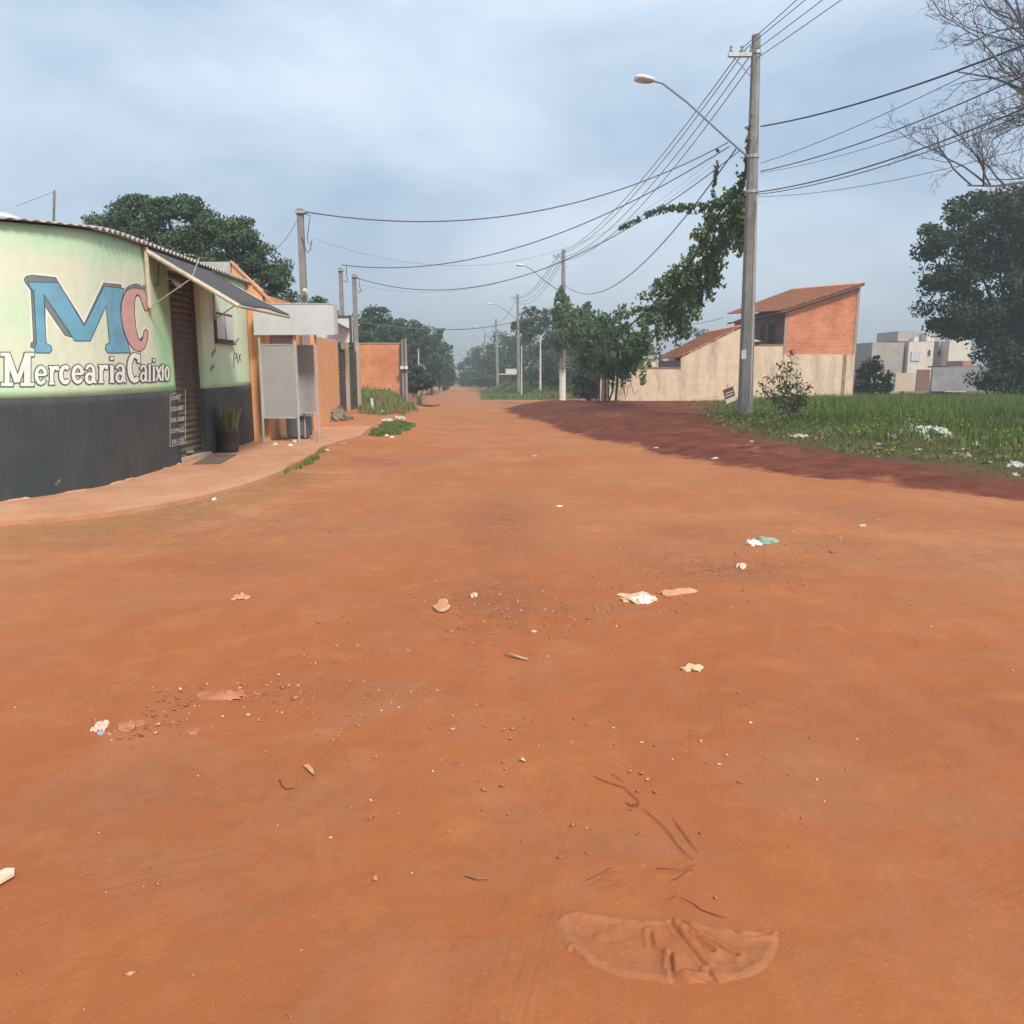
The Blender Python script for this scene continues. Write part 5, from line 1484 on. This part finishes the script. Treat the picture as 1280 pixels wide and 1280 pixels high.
# for-sale style board on stake
def sale_board():
    Y = 27; r = root('tilted_signboard', P(911, 508, Y), 'small maroon and white notice board tilted on a stake left of the tall pole', 'sign')
    A, B, C, D = P(903.5, 487.5, Y), P(916, 482.5, Y), P(920.5, 500, Y), P(908.5, 505, Y)
    b = MB().prism([A, B, B.lerp(C, .68), A.lerp(D, .68)], (0, .02, 0)).build('board', mat('board_maroon', (.12, .05, .06), .6), r)
    MB().prism([A.lerp(D, .681), B.lerp(C, .681), C, D], (0, .02, 0)).build('lower_board', mat('board_white', (.5, .46, .43), .6), r)
    mb = MB()
    for k, (u, v0, v1) in enumerate(((.28, .15, .9), (.46, .12, .85))):
        p = A.lerp(D, u); q = B.lerp(C, u); dv = (D - A) * .07
        mb.prism([p.lerp(q, v0) + Vector((0, -.008, 0)), p.lerp(q, v1) + Vector((0, -.008, 0)), p.lerp(q, v1) + dv + Vector((0, -.008, 0)), p.lerp(q, v0) + dv + Vector((0, -.008, 0))], (0, .006, 0))
    mb.build('printed_line', mat('board_white', (.5, .46, .43)), b)
    MB().tube([P(902.5, 488, Y - .02), P(918, 482, Y - .02)], .02, 4).tube([P(909.5, 481, Y + .04), P(914, 515, Y + .04)], .02, 5).build('stake', M_wood, r)
sale_board()

# ================================================================== GRASS
def grass_field():
    # right lot
    n = 150000
    Y = 9 + 49 * RNG.random(n) ** .9; X = RNG.uniform(0, 1, n) * (Y * .75 + 4) + 3
    xg = np.interp(Y, XGY, XGX) + .9 * fbm(X * .45, Y * .45, 71, 3)
    dens = sstep(-.3, 1.6, X - xg) * (.25 + .75 * sstep(-.1, .25, fbm(X * .8, Y * .8, 120, 4) + .25 * sstep(12, 22, Y)))
    walls = (Y > 44.7) & (X > P(760, 480, 45).x) & (X < P(1070, 480, 45).x)
    pole = np.hypot(X - 7.0, Y - 24) < .3
    ok = (RNG.random(n) < dens) & ~walls & ~pole
    X, Y = X[ok], Y[ok]
    H = .05 + .10 * sstep(1.0, 5, X - np.interp(Y, XGY, XGX)) * (1 + 1.2 * fbm(X * .9, Y * .9, 133, 3)) + .22 * sstep(16, 30, Y) + .12 * np.maximum(0, fbm(X * .5, Y * .5, 130, 3)) + .55 * np.maximum(0, fbm(X * 1.1, Y * 1.1, 137, 3) - .18) * sstep(1, 3, X - np.interp(Y, XGY, XGX))
    H = np.maximum(H, .03)
    V, T, var = blades(X, Y, zg(X, Y), H, width=.009)
    V = np.asarray(V)
    # width grows with distance so blades stay visible clumps
    vv = np.clip(var * .6 + .4 * np.repeat(np.clip(.5 + fbm(X * .6, Y * .6, 140, 3), 0, 1), 5), 0, 1)
    o = fast('grass', V, T, M_grass, None, False, vv); tag(o, 'rough green grass covering the vacant lot on the right', None, None, 'stuff')
    # broad leaved weeds
    C = []
    for k in range(230):
        if k < 90: c = gp(random.uniform(872, 1010), random.uniform(505, 545))
        else: c = gp(random.uniform(900, 1280), random.uniform(500, 582))
        if c.x < np.interp(c.y, XGY, XGX) - .2: continue
        h = random.uniform(.12, .5) * (1.2 if c.y > 16 else .5); n_ = random.randint(14, 40)
        q = RNG.normal(size=(n_, 3)) * np.array([h * .45, h * .45, h * .3]); q[:, 2] = np.abs(q[:, 2]) + h * .25
        C.append(q + np.array(c))
    C = np.concatenate(C); V, Fc, var = leaves(C, .075, droop=.1, aspect=.45)
    o = fast('weeds', V, Fc, M_weed, None, False, var); tag(o, 'broad leaved weeds mixed in the vacant lot grass', None, None, 'stuff')
    # far lot
    n = 26000
    Y = RNG.uniform(79, 128, n); X = RNG.uniform(-6, 26, n)
    ok = X > np.interp(Y, [79, 84, 135], [2.0, -3.2, -5.5]); X, Y = X[ok], Y[ok]
    V, T, var = blades(X, Y, zg(X, Y), .42 + 0 * X, width=.05)
    o = fast('grass', V, T, M_grass2, None, False, var); tag(o, 'grass and weeds on the far lot around the third pole', None, None, 'stuff')
    # left verge patches
    def patch(poly_px, n, h, width, label, name='grass'):
        pl = [tuple(gp(*q)[:2]) for q in poly_px]; xs_ = [q[0] for q in pl]; ys_ = [q[1] for q in pl]
        X = RNG.uniform(min(xs_), max(xs_), n); Y = RNG.uniform(min(ys_), max(ys_), n)
        jx = .25 * fbm(X * 2, Y * 2, 150, 2); jy = .8 * fbm(X * 2 + 9, Y * 2, 152, 2)
        ok = in_poly(X + jx, Y + jy, pl) & (fbm(X * 1.6, Y * 1.6, 155, 3) > -.32); X, Y = X[ok], Y[ok]
        V, T, var = blades(X, Y, zg(X, Y), h * (1 + .8 * np.maximum(-.6, fbm(X, Y, 160, 2))), width=width)
        o = fast(name, V, T, M_grass2, None, False, var); tag(o, label, None, None, 'stuff')
    patch([(450,518),(450,486),(500,486),(507,496),(516,506),(524,514),(505,518),(480,519)], 60000, .24, .022, 'grass mound in front of the orange brick wall')
    patch([(462,544),(474,530),(500,527),(520,530),(512,538),(490,545)], 14000, .07, .012, 'grass patch at the road edge below the mound')
    patch([(357,591),(375,578),(392,567),(404,556),(409,559),(398,569),(378,582),(362,593)], 3500, .06, .006, 'weeds growing along the pavement edge')
    patch([(500,491),(540,489),(548,492),(525,494),(505,494)], 6000, .3, .03, 'grass strip beyond the brick wall corner')
    patch([(0,660),(60,656),(200,641),(262,628),(262,622),(200,635),(130,646),(0,655)], 1500, .03, .004, 'sparse short weeds below the shop pavement')
    patch([(845,503),(935,499),(940,525),(905,531),(880,520)], 3500, .16, .012, 'thin weeds around the foot of the tall pole')
    patch([(560,484),(600,484),(602,481),(560,481)], 1, .1, .01, 'x') if 0 else None
grass_field()

# ================================================================== LITTER
ICO = {}
def crumple(name, px, py, wpx, dep, h, m, label, cat, group=None, seed=0, sub=3, yaw=0, sink=.25):
    c = gp(px, py); Y = max(c.y, 1.5); w = wpx * (Y / CP) / F / 2
    if sub not in ICO:
        bm = bmesh.new(); bmesh.ops.create_icosphere(bm, subdivisions=sub, radius=1); bm.verts.index_update()
        ICO[sub] = (np.array([tuple(v.co) for v in bm.verts]), [tuple(v.index for v in f.verts) for f in bm.faces]); bm.free()
    Q, Fc = ICO[sub]
    rs = np.random.default_rng(seed + int(px * 7 + py)); offs = rs.uniform(0, 50, 3)
    n = fbm(Q[:, 0] * 2.2 + offs[0] + Q[:, 2], Q[:, 1] * 2.2 + offs[1] - Q[:, 2], 3, 4)
    rdg = np.abs(vnoise(Q[:, 0] * 3.1 + offs[2], Q[:, 1] * 3.1 + Q[:, 2] * 2, 9))
    k = 1 + .95 * n - .6 * rdg
    x = Q[:, 0] * w * k; y = Q[:, 1] * dep * k; z = np.maximum(-sink, Q[:, 2]) * h * (.4 + 1.6 * np.abs(n) + .9 * rdg)
    cs, sn = math.cos(yaw), math.sin(yaw)
    X_ = c.x + x * cs - y * sn; Y_ = c.y + x * sn + y * cs
    base_z = zg(X_, Y_)
    if 330 < px < 404 and py < 564: base_z = np.maximum(base_z, .052)
    V = np.stack([X_, Y_, base_z + z + h * .12], 1).tolist()
    o = mk(name, V, Fc, m, None, False); tag(o, label, cat, group); return o
LG = None
bags = [(345,559,7,.10,.05,'small white plastic scrap on the pavement left of the middle sign post'),
        (362,560,6,.08,.05,'white paper cup scrap below the grey sign panel, nearer the post'),
        (368,555,5,.08,.05,'little white scrap touching the foot of the middle sign post'),
        (408,563,7,.08,.04,'white and dark scrap at the pavement end by the weeds'),
        (268,624,5,.05,.04,'lone tiny white scrap on the earth below the shop door'),
        (1000,547,22,.25,.12,'pale plastic sheet crumpled in the grass right of the tall pole'),
        (1113,548,13,.18,.13,'round white bag left of the long rubbish spill in grass'),
        (1127,541,20,.20,.12,'cream bag behind the round white one in the grass'),
        (1140,539,9,.15,.20,'upright knotted white bag at the start of the rubbish spill'),
        (1168,543,44,.45,.24,'long white torn plastic sheet, biggest of the grass rubbish'),
        (1184,547,14,.2,.14,'white bag at the right end of the torn plastic sheet'),
        (1090,541,10,.15,.06,'faint pale scrap left of the rubbish spill in grass'),
        (1149,562,13,.05,.025,'thin flat white strip lying below the rubbish spill'),
        (1192,566,18,.06,.03,'curled pale strip below the torn plastic sheet'),
        (1222,556,13,.14,.08,'small white bag alone right of the torn plastic sheet'),
        (1209,571,12,.12,.09,'domed white bag at the lower grass edge'),
        (1253,571,10,.08,.04,'dull pale scrap near the right end of the grass'),
        (1272,583,22,.18,.10,'white rubbish at the right frame edge in the grass'),
        (1270,594,10,.06,.03,'small pale scrap below the rubbish at the right frame edge'),
        (1182,482,26,1.2,.5,'pale plastic heap before the grey block wall'),
        (478,515,9,.22,.08,'white broken tile at the edge of the grass mound'),
        (484,526,14,.25,.10,'grey and white rubble between the two grass patches'),
        (500,523,10,.3,.1,'small pale rubble right of the two grass patches'),
        (483,545,4,.1,.06,'white pebble like scrap below the lower grass patch, left one'),
        (490,547,5,.1,.05,'white pebble like scrap below the lower grass patch, right one')]
bags += [(1205,562,6,.08,.05,'tiny pale flake between the curled strip and the domed white bag'),(1232,548,7,.1,.06,'tiny pale flake above the lone small white bag'),(1100,556,8,.1,.04,'tiny dull flake below the round white bag'),(1075,565,9,.08,.03,'dull flake at the grass edge left of the rubbish'),(1156,549,10,.15,.12,'small bag under the left end of the torn plastic sheet'),(940,552,5,.06,.03,'pale flake in the dark soil near the tall pole foot'),(893,573,12,.06,.03,'pale peel at the dark soil edge left of the pole'),(820,560,8,.05,.03,'pale peel at the dark soil edge farther left'),(700,633,9,.05,.02,'flat pale scrap in the middle distance of the road'),(668,570,7,.05,.02,'tiny flat pale scrap far up the road'),(1078,657,7,.04,.02,'small pale scrap on the road at the right')]
M_bagdull = mat('dull_white_plastic', (.52, .50, .44), .5, .25, 9, dirt=(.25, .22, .14), dirt_scale=6, dirt_amt=.7)
for k, (px, py, w, d, h, lab) in enumerate(bags):
    crumple('plastic_scrap', px, py, w * .85, d * .8, h * .62, M_bagdull if (py < 545 and px < 700) or (540 < py < 600 and px > 500) else M_white_plastic, lab, 'litter', 'scattered plastic litter', seed=k, sub=4)
crumple('plastic_scrap', 800, 747, 50, .13, .028, mat('tan_paper_bag', (.60, .42, .26), .75, .12, 14), 'flattened tan paper bag in the middle of the road', 'litter', seed=5)
crumple('plastic_scrap', 806, 751, 24, .045, .045, M_white_plastic, 'white folded scrap lying on the tan paper bag', 'litter', seed=6)
crumple('plastic_scrap', 850, 741, 46, .05, .02, mat('dirty_shred', (.50, .27, .16), .85, .12, 14), 'dirty earth coloured shred trailing right of the tan bag', 'litter', seed=8)
crumple('plastic_scrap', 953, 676, 28, .13, .035, mat('green_plastic', (.24, .32, .21), .5, .1, 14), 'faded green plastic bag on the road right of centre', 'litter', seed=9)
crumple('plastic_scrap', 942, 681, 22, .07, .04, M_white_plastic, 'white plastic scrap tucked against the faded green bag', 'litter', seed=10)
crumple('plastic_scrap', 926, 708, 11, .05, .03, mat('cream_scrap', (.6, .45, .34), .8, .1, 14), 'small cream scrap between the green bag and the tan bag', 'litter', seed=11)
crumple('plastic_scrap', 126, 912, 17, .035, .03, mat('cream_scrap', (.6, .45, .34)), 'dusty cream cap shaped scrap on the left road', 'litter', seed=12)
crumple('plastic_scrap', 127, 919, 8, .02, .022, mat('bluish_scrap', (.38, .40, .45), .5, .1, 14), 'tiny bluish grey scrap under the cream cap shaped one', 'litter', seed=13)
crumple('plastic_scrap', 301, 747, 22, .05, .025, mat('dirty_shred', (1, 1, 1)), 'dirty crumpled paper left of centre on the road', 'litter', seed=14)
crumple('plastic_scrap', 864, 836, 22, .04, .022, mat('tan_paper_bag', (1, 1, 1)), 'thin torn tan shred right of the road centre', 'litter', seed=15)
crumple('plastic_scrap', 592, 746, 8, .035, .03, mat('cream_scrap', (1, 1, 1)), 'small pale stone like lump right of the sandal sole', 'litter', seed=16)
crumple('earth_clod', 285, 872, 60, .07, .025, mat('clod_earth', (.40, .16, .085), .95, .2, 14, .4, 40), 'crumbly patch of broken earth and gravel on the left', 'clod', seed=17)
crumple('earth_clod', 163, 909, 30, .06, .022, mat('clod_earth', (1, 1, 1)), 'rough clod right of the cream cap shaped scrap', 'clod', seed=18)
crumple('earth_clod', 245, 915, 20, .03, .016, mat('clod_earth', (1, 1, 1)), 'smaller flat clod below the crumbly earth patch', 'clod', seed=19)
crumple('earth_clod', 424, 525, 34, .45, .30, mat('mossy_rubble', (.20, .16, .10), .95, .2, 5, .5, 20), 'mossy heap of rubble lying before the orange street wall', 'rubble', seed=20, sub=4)

# sandal sole
def sole():
    c = gp(553, 760); n = 40; pl = []
    for i in range(n):
        a = 2 * PI * i / n; y = math.sin(a); w = .055 * (1 - .28 * math.exp(-((y - .25) / .3) ** 2)) * (1.08 if y < 0 else .82)
        pl.append((c.x + w * math.cos(a), c.y + .13 * y, c.z + .006))
    o = MB().prism(pl, (0, 0, .018)).build('sandal_sole', M_dusty_plastic); bevel(o, .004)
    tag(o, 'lone dusty pale sandal sole lying on the road', 'sandal sole')
    V = [(c.x + (x - c.x) * .82, c.y + (y - c.y) * .86, c.z + .0255) for x, y, z in pl]
    mk('insole', V, [tuple(range(n))], mat('insole_sand', (.50, .235, .12), .9, .1, 10), o)
    for v in o.children[0].data.vertices: pass
sole()
def stick(pts_px, r, m, name, label, cat='stick', lift=.012):
    pts = []
    for q in pts_px:
        g = gp(*q); g.z += lift; pts.append(g)
    o = MB().tube(pts, [r * .7] + [r] * (len(pts) - 2) + [r * .5], 6).build(name, m, None, True); tag(o, label, cat)
stick([(632,820),(645,824),(660,828)], .008, M_wood, 'dry_stick', 'dry twig on the road below the sandal sole')
stick([(1138,756),(1140,756.5)], .01, M_wood, 'dry_stick', 'tiny stick far right on the road')
stick([(520,506),(530,508),(538,508.5),(550,507)], .06, M_bark, 'dry_stick', 'dark fallen branch on the far left of the road', lift=.06)
stick([(418,555),(430,556),(437,553)], .012, M_wood, 'dry_stick', 'pale thin twig past the end of the pavement')
stick([(465.5,512),(465,504)], .03, M_white_conc, 'marker_stub', 'short white stub standing in the grass mound', 'stub')
bpy.data.objects['marker_stub']; 
_o = bpy.data.objects['marker_stub']; _c = gp(465.5, 512)
bpy.data.objects.remove(_o)
tag(MB().tube([_c - Vector((0, 0, .1)), _c + Vector((-.02, 0, .40))], [.06, .05], 8).build('marker_stub', M_white_conc), 'short white stub standing in the grass mound', 'stub')
# curled dry leaf & cracked crust bits in the foreground
def flat_piece(name, pts_px, th, m, label, cat, lift=.004):
    pl = []
    for q in pts_px:
        g = gp(*q); pl.append(Vector((g.x, g.y, g.z + lift)))
    o = MB().prism(pl, (0, 0, th)).build(name, m); bevel(o, th * .3); tag(o, label, cat); return o
flat_piece('wood_offcut', [(-30,1128),(-30,1112),(8,1093),(19,1093),(19,1100),(2,1110)], .012, mat('fresh_wood', (.68, .54, .38), .8, .1, 12), 'pale wood offcut entering the picture at the left edge', 'wood piece', .01)
flat_piece('paper_shred', [(379,960),(386,959),(392,965),(393,973),(388,968)], .006, mat('dirty_shred', (1, 1, 1)), 'curled dirty leaf shred in the left foreground', 'litter', .008)
flat_piece('dry_leaf', [(580,1097),(590,1094),(606,1096),(609,1100),(596,1101)], .004, mat('dead_leaf', (.26, .12, .06), .9, .1, 12), 'dark dry leaf flat on the lower middle ground', 'leaf', .004)
stick([(349,976),(353,984),(358,988),(368,986)], .0025, M_bark, 'dry_stick', 'thin dark bent twig in the left foreground', lift=.005)

# pebbles and crumbs : beyond counting
def crumbs():
    pts = []
    n = 800
    Yv = 1.7 + 24 * RNG.random(n) ** 1.7; Xv = RNG.uniform(-.72, .72, n) * Yv
    k = fbm(Xv * .9, Yv * .9, 170, 3) > -.1
    ok = k & (Xv < np.interp(Yv, XEY, XEX) + 1.5) & (Xv > -4.3)
    Xv, Yv = Xv[ok], Yv[ok]
    # streak of debris across the middle
    m_ = 500; t = RNG.random(m_); a = np.array(gp(760, 770)[:2]); b = np.array(gp(1060, 660)[:2])
    Q = a + (b - a) * t[:, None] + RNG.normal(size=(m_, 2)) * np.array([.35, .4]); Xv = np.append(Xv, Q[:, 0]); Yv = np.append(Yv, Q[:, 1])
    for (px, py, nn, sx, sy) in ((640,755,260,.5,.3), (285,872,200,.22,.12), (160,910,90,.15,.07), (450,880,120,.5,.25), (750,930,120,.5,.4), (620,780,120,.3,.3), (880,712,200,.5,.3), (390,840,60,.6,.5)):
        c = gp(px, py); Xv = np.append(Xv, c.x + RNG.normal(size=nn) * sx); Yv = np.append(Yv, c.y + RNG.normal(size=nn) * sy)
    Z = zg(Xv, Yv); s = RNG.uniform(.0025, .009, len(Xv)) * (1 + Yv * .03) * np.where(RNG.random(len(Xv)) < .05, 1.8, 1)
    base = np.array([(1, 0, 0), (-1, 0, 0), (0, 1, 0), (0, -1, 0), (0, 0, .8), (0, 0, -.5)])
    fc = np.array([(0, 2, 4), (2, 1, 4), (1, 3, 4), (3, 0, 4), (2, 0, 5), (1, 2, 5), (3, 1, 5), (0, 3, 5)])
    N_ = len(Xv); V = np.zeros((N_, 6, 3))
    ang = RNG.uniform(0, PI, N_); ca, sa = np.cos(ang), np.sin(ang)
    el = RNG.uniform(.6, 2.0, N_)
    jit = RNG.uniform(.6, 1.3, (N_, 6))
    bx = base[None, :, 0] * jit * el[:, None]; by = base[None, :, 1] * jit; bz = base[None, :, 2] * jit
    V[..., 0] = Xv[:, None] + (bx * ca[:, None] - by * sa[:, None]) * s[:, None]
    V[..., 1] = Yv[:, None] + (bx * sa[:, None] + by * ca[:, None]) * s[:, None]
    V[..., 2] = Z[:, None] + bz * s[:, None] * .8 + s[:, None] * .2
    Fc = (fc[None] + (np.arange(N_) * 6)[:, None, None]).reshape(-1, 3)
    m = leaf_mat('crumb_mix', (.30, .10, .045), (.44, .17, .07), 0.0, dry=(.60, .42, .28))
    r_ = RNG.random(N_); o = fast('gravel_crumbs', V.reshape(-1, 3), Fc, m, None, False, np.repeat(r_, 6)); tag(o, 'pebbles and crumbs of litter strewn over the road', None, None, 'stuff')
crumbs()

# half-buried plastic sack in the foreground
def buried_sack():
    L_ = 1.2
    cs = [gp(685, 1130), gp(985, 1130), gp(980, 1245), gp(690, 1245)]
    outline = [(692,1150),(700,1140),(725,1136),(760,1143),(800,1150),(850,1148),(905,1160),(960,1165),(976,1155),(975,1185),(962,1212),(935,1226),(890,1232),(830,1232),(770,1222),(735,1208),(710,1190),(698,1170)]
    op = [tuple(gp(*q)[:2]) for q in outline]
    fold2 = [(725,1105),(745,1085),(768,1078),(800,1076),(850,1083),(875,1076),(868,1092),(840,1104),(800,1118),(760,1125),(735,1120)]
    op2 = [tuple(gp(*q)[:2]) for q in fold2]
    xs_ = [q[0] for q in op + op2]; ys_ = [q[1] for q in op + op2]
    x0, x1, y0, y1 = min(xs_) - .12, max(xs_) + .12, min(ys_) - .1, max(ys_) + .12
    st = .0042; X, Y = np.meshgrid(np.arange(x0, x1, st), np.arange(y0, y1, st))
    def sd(poly, closed=True):
        D = np.full(X.shape, 9.0); sgn = np.ones(X.shape) * 0
        pl = poly + ([poly[0]] if closed else [])
        for (a, b) in zip(pl[:-1], pl[1:]):
            ax, ay = a; dx, dy = b[0] - ax, b[1] - ay
            t = np.clip(((X - ax) * dx + (Y - ay) * dy) / (dx * dx + dy * dy + 1e-12), 0, 1)
            D = np.minimum(D, np.hypot(X - ax - t * dx, Y - ay - t * dy))
        return D
    def inp(poly): return in_poly(X.ravel(), Y.ravel(), poly).reshape(X.shape)
    d1 = sd(op) * np.where(inp(op), 1, -1); d2 = sd(op2) * np.where(inp(op2), 1, -1)
    jit = .012 * fbm(X * 14, Y * 14, 201, 3)
    lift = np.maximum(sstep(-.012, .02, d1 + jit) * .0098, sstep(-.012, .06, d2 + jit) * .0085)
    rim = .004 * np.exp(-((d1 - .025) / .012) ** 2) * (d1 > 0)
    wr = .0032 * (1 - np.abs(2 * fbm(X * 9 + Y * 5, Y * 12 - X * 4, 205, 3))) + .003 * fbm(X * 40, Y * 40, 207, 2)
    Z = zg(X, Y) - .0062 + lift + np.clip(lift / .012, 0, 1) * (wr + rim)
    cr = [[(838,1155),(850,1172),(862,1185),(880,1208)], [(812,1168),(815,1185),(838,1200),(842,1225),(865,1234)], [(846,1148),(872,1170),(905,1188),(920,1195)], [(858,1165),(890,1190)], [(885,1218),(893,1228),(860,1222)], [(905,1160),(930,1172),(975,1168)], [(762,1228),(730,1205),(714,1190)],[(838,1195),(836,1215)]]
    cr2 = [[(700,958),(740,970),(780,985),(800,1000),(797,1006),(784,1004)], [(803,1008),(825,1027),(845,1050),(865,1075)], [(840,1020),(855,1042),(872,1066)], [(868,1085),(845,1098),(838,1101)], [(846,1118),(838,1124),(808,1126)], [(850,1122),(878,1138),(908,1147)], [(728,1102),(760,1086),(770,1080)], [(820,1084),(850,1085)], [(730,1065),(736,1072)], [(795,1045),(800,1040)], [(770,971),(782,978)], [(782,1000),(790,1005),(796,1004)],[(700,945),(712,955)]]
    groove = np.zeros(X.shape)
    for c in cr:
        D = sd([tuple(gp(*q)[:2]) for q in c], False) + .001 * fbm(X * 60, Y * 60, 3, 2); groove = np.maximum(groove, np.exp(-(D / .0035) ** 2))
        Z = Z + .006 * np.exp(-((D - .014) / .008) ** 2) * (lift > .006)
    Z = Z - .010 * groove
    n1, n0 = X.shape; idx = np.arange(n1 * n0).reshape(n1, n0)
    Fc = np.stack([idx[:-1, :-1], idx[:-1, 1:], idx[1:, 1:], idx[1:, :-1]], -1).reshape(-1, 4)
    vis = (lift.ravel() > .0015)
    Fc = Fc[vis[Fc].any(1)]
    used = np.unique(Fc); mp = -np.ones(n1 * n0, int); mp[used] = np.arange(len(used))
    V = np.stack([X, Y, Z], -1).reshape(-1, 3)[used]; c = V.mean(0)
    o = fast('buried_sack', V, mp[Fc], bpy.data.materials['red_earth'], None, True, {'tan': (np.clip(.55 * np.exp(-((d1 - .012) / .03) ** 2) + .28 * (d1 > 0) * (.6 + 1.2 * fbm(X * 6, Y * 6, 210, 3)) , 0, 1)).ravel()[used]}, loc=(float(c[0]), float(c[1]), float(c[2])))
    tag(o, 'half buried wrinkled sack covered with red dust in the foreground', 'sack')
    # cords and cracked edges poking from the earth
    for k, c in enumerate(cr2):
        pts = []
        for q in c:
            g = gp(*q); g.z += .0008; pts.append(g)
        if len(pts) > 2: pts = [pts[0]] + [p + Vector((random.uniform(-.006, .006), random.uniform(-.006, .006), 0)) for a_, b_ in zip(pts[:-1], pts[1:]) for p in (a_.lerp(b_, .5), b_)]
        MB().tube(pts, [.0004] + [.0015] * (len(pts) - 2) + [.0004] if len(pts) > 2 else [.0015, .0005], 5).build('torn_edge', mat('earthy_cord', (.13, .05, .028), .9, .2, 12), o)
buried_sack()

# ================================================================== HAZE
hz = MB().box(-2500, 2500, -350, 2400, -15, 60).build('haze', None, loc=(0, 0, 0))
tag(hz, 'thin morning haze filling the air over the street', None, None, 'stuff')
hm = bpy.data.materials.new('thin_haze'); hm.use_nodes = True
for n_ in list(hm.node_tree.nodes):
    if n_.type == 'BSDF_PRINCIPLED': hm.node_tree.nodes.remove(n_)
pv = hm.node_tree.nodes.new('ShaderNodeVolumePrincipled'); pv.inputs['Density'].default_value = .0019; pv.inputs['Color'].default_value = (.86, .93, .98, 1)
pv.inputs['Anisotropy'].default_value = .2
hm.node_tree.links.new(pv.outputs[0], hm.node_tree.nodes['Material Output'].inputs['Volume'])
hz.data.materials.append(hm)

# ================================================================== SKY + SUN
SUN_EL, SUN_AZ = 47, 150      # azimuth clockwise from +Y : behind-right of the camera
w = bpy.data.worlds.new('World'); S.world = w; w.use_nodes = True
N = w.node_tree.nodes; L = w.node_tree.links; bg = N['Background']; bg.inputs['Strength'].default_value = .10
sky = N.new('ShaderNodeTexSky'); sky.sky_type = 'NISHITA'; sky.sun_disc = False
sky.sun_elevation = math.radians(SUN_EL); sky.sun_rotation = math.radians(SUN_AZ); sky.dust_density = 2.5
tc = N.new('ShaderNodeTexCoord')
mp = N.new('ShaderNodeMapping'); mp.inputs['Scale'].default_value = (1.0, 1.0, 2.5); mp.inputs['Location'].default_value = (.3, 2.1, .4); L.new(tc.outputs['Generated'], mp.inputs[0])
n1 = N.new('ShaderNodeTexNoise'); n1.inputs['Scale'].default_value = 1.9; n1.inputs['Detail'].default_value = 9; n1.inputs['Roughness'].default_value = .56; n1.inputs['Distortion'].default_value = .25
L.new(mp.outputs[0], n1.inputs['Vector'])
cr = N.new('ShaderNodeValToRGB'); E = cr.color_ramp.elements
E[0].position = .36; E[0].color = (2.9, 3.95, 5.5, 1); E[1].position = .61; E[1].color = (6.2, 7.15, 8.1, 1)
L.new(n1.outputs['Fac'], cr.inputs['Fac'])
mx = N.new('ShaderNodeMix'); mx.data_type = 'RGBA'; mx.inputs[0].default_value = .82
L.new(sky.outputs[0], mx.inputs[6]); L.new(cr.outputs['Color'], mx.inputs[7]); L.new(mx.outputs[2], bg.inputs['Color'])

sd_ = bpy.data.lights.new('sun', 'SUN'); sd_.energy = 3.3; sd_.angle = math.radians(12); sd_.color = (1, .93, .82)
so = bpy.data.objects.new('sun', sd_); COL.objects.link(so)
az = math.radians(SUN_AZ); el = math.radians(SUN_EL)
dirv = Vector((math.sin(az) * math.cos(el), math.cos(az) * math.cos(el), math.sin(el)))
so.rotation_euler = dirv.to_track_quat('Z', 'Y').to_euler(); so.location = dirv * 40

# ================================================================== CAMERA
cd = bpy.data.cameras.new('camera'); cam = bpy.data.objects.new('camera', cd); COL.objects.link(cam)
cd.sensor_width = 36; cd.lens = 36 * F / 1280; cd.clip_end = 6000; cd.clip_start = .05
cam.location = (0, 0, CAMZ); cam.rotation_euler = (PI / 2 - PITCH, 0, 0)
S.camera = cam
S.view_settings.view_transform = 'Standard'; S.view_settings.look = 'None'; S.view_settings.gamma = 1; S.view_settings.exposure = 0.62
S.cycles.volume_bounces = 0; S.cycles.max_bounces = 4; S.cycles.volume_step_rate = 4
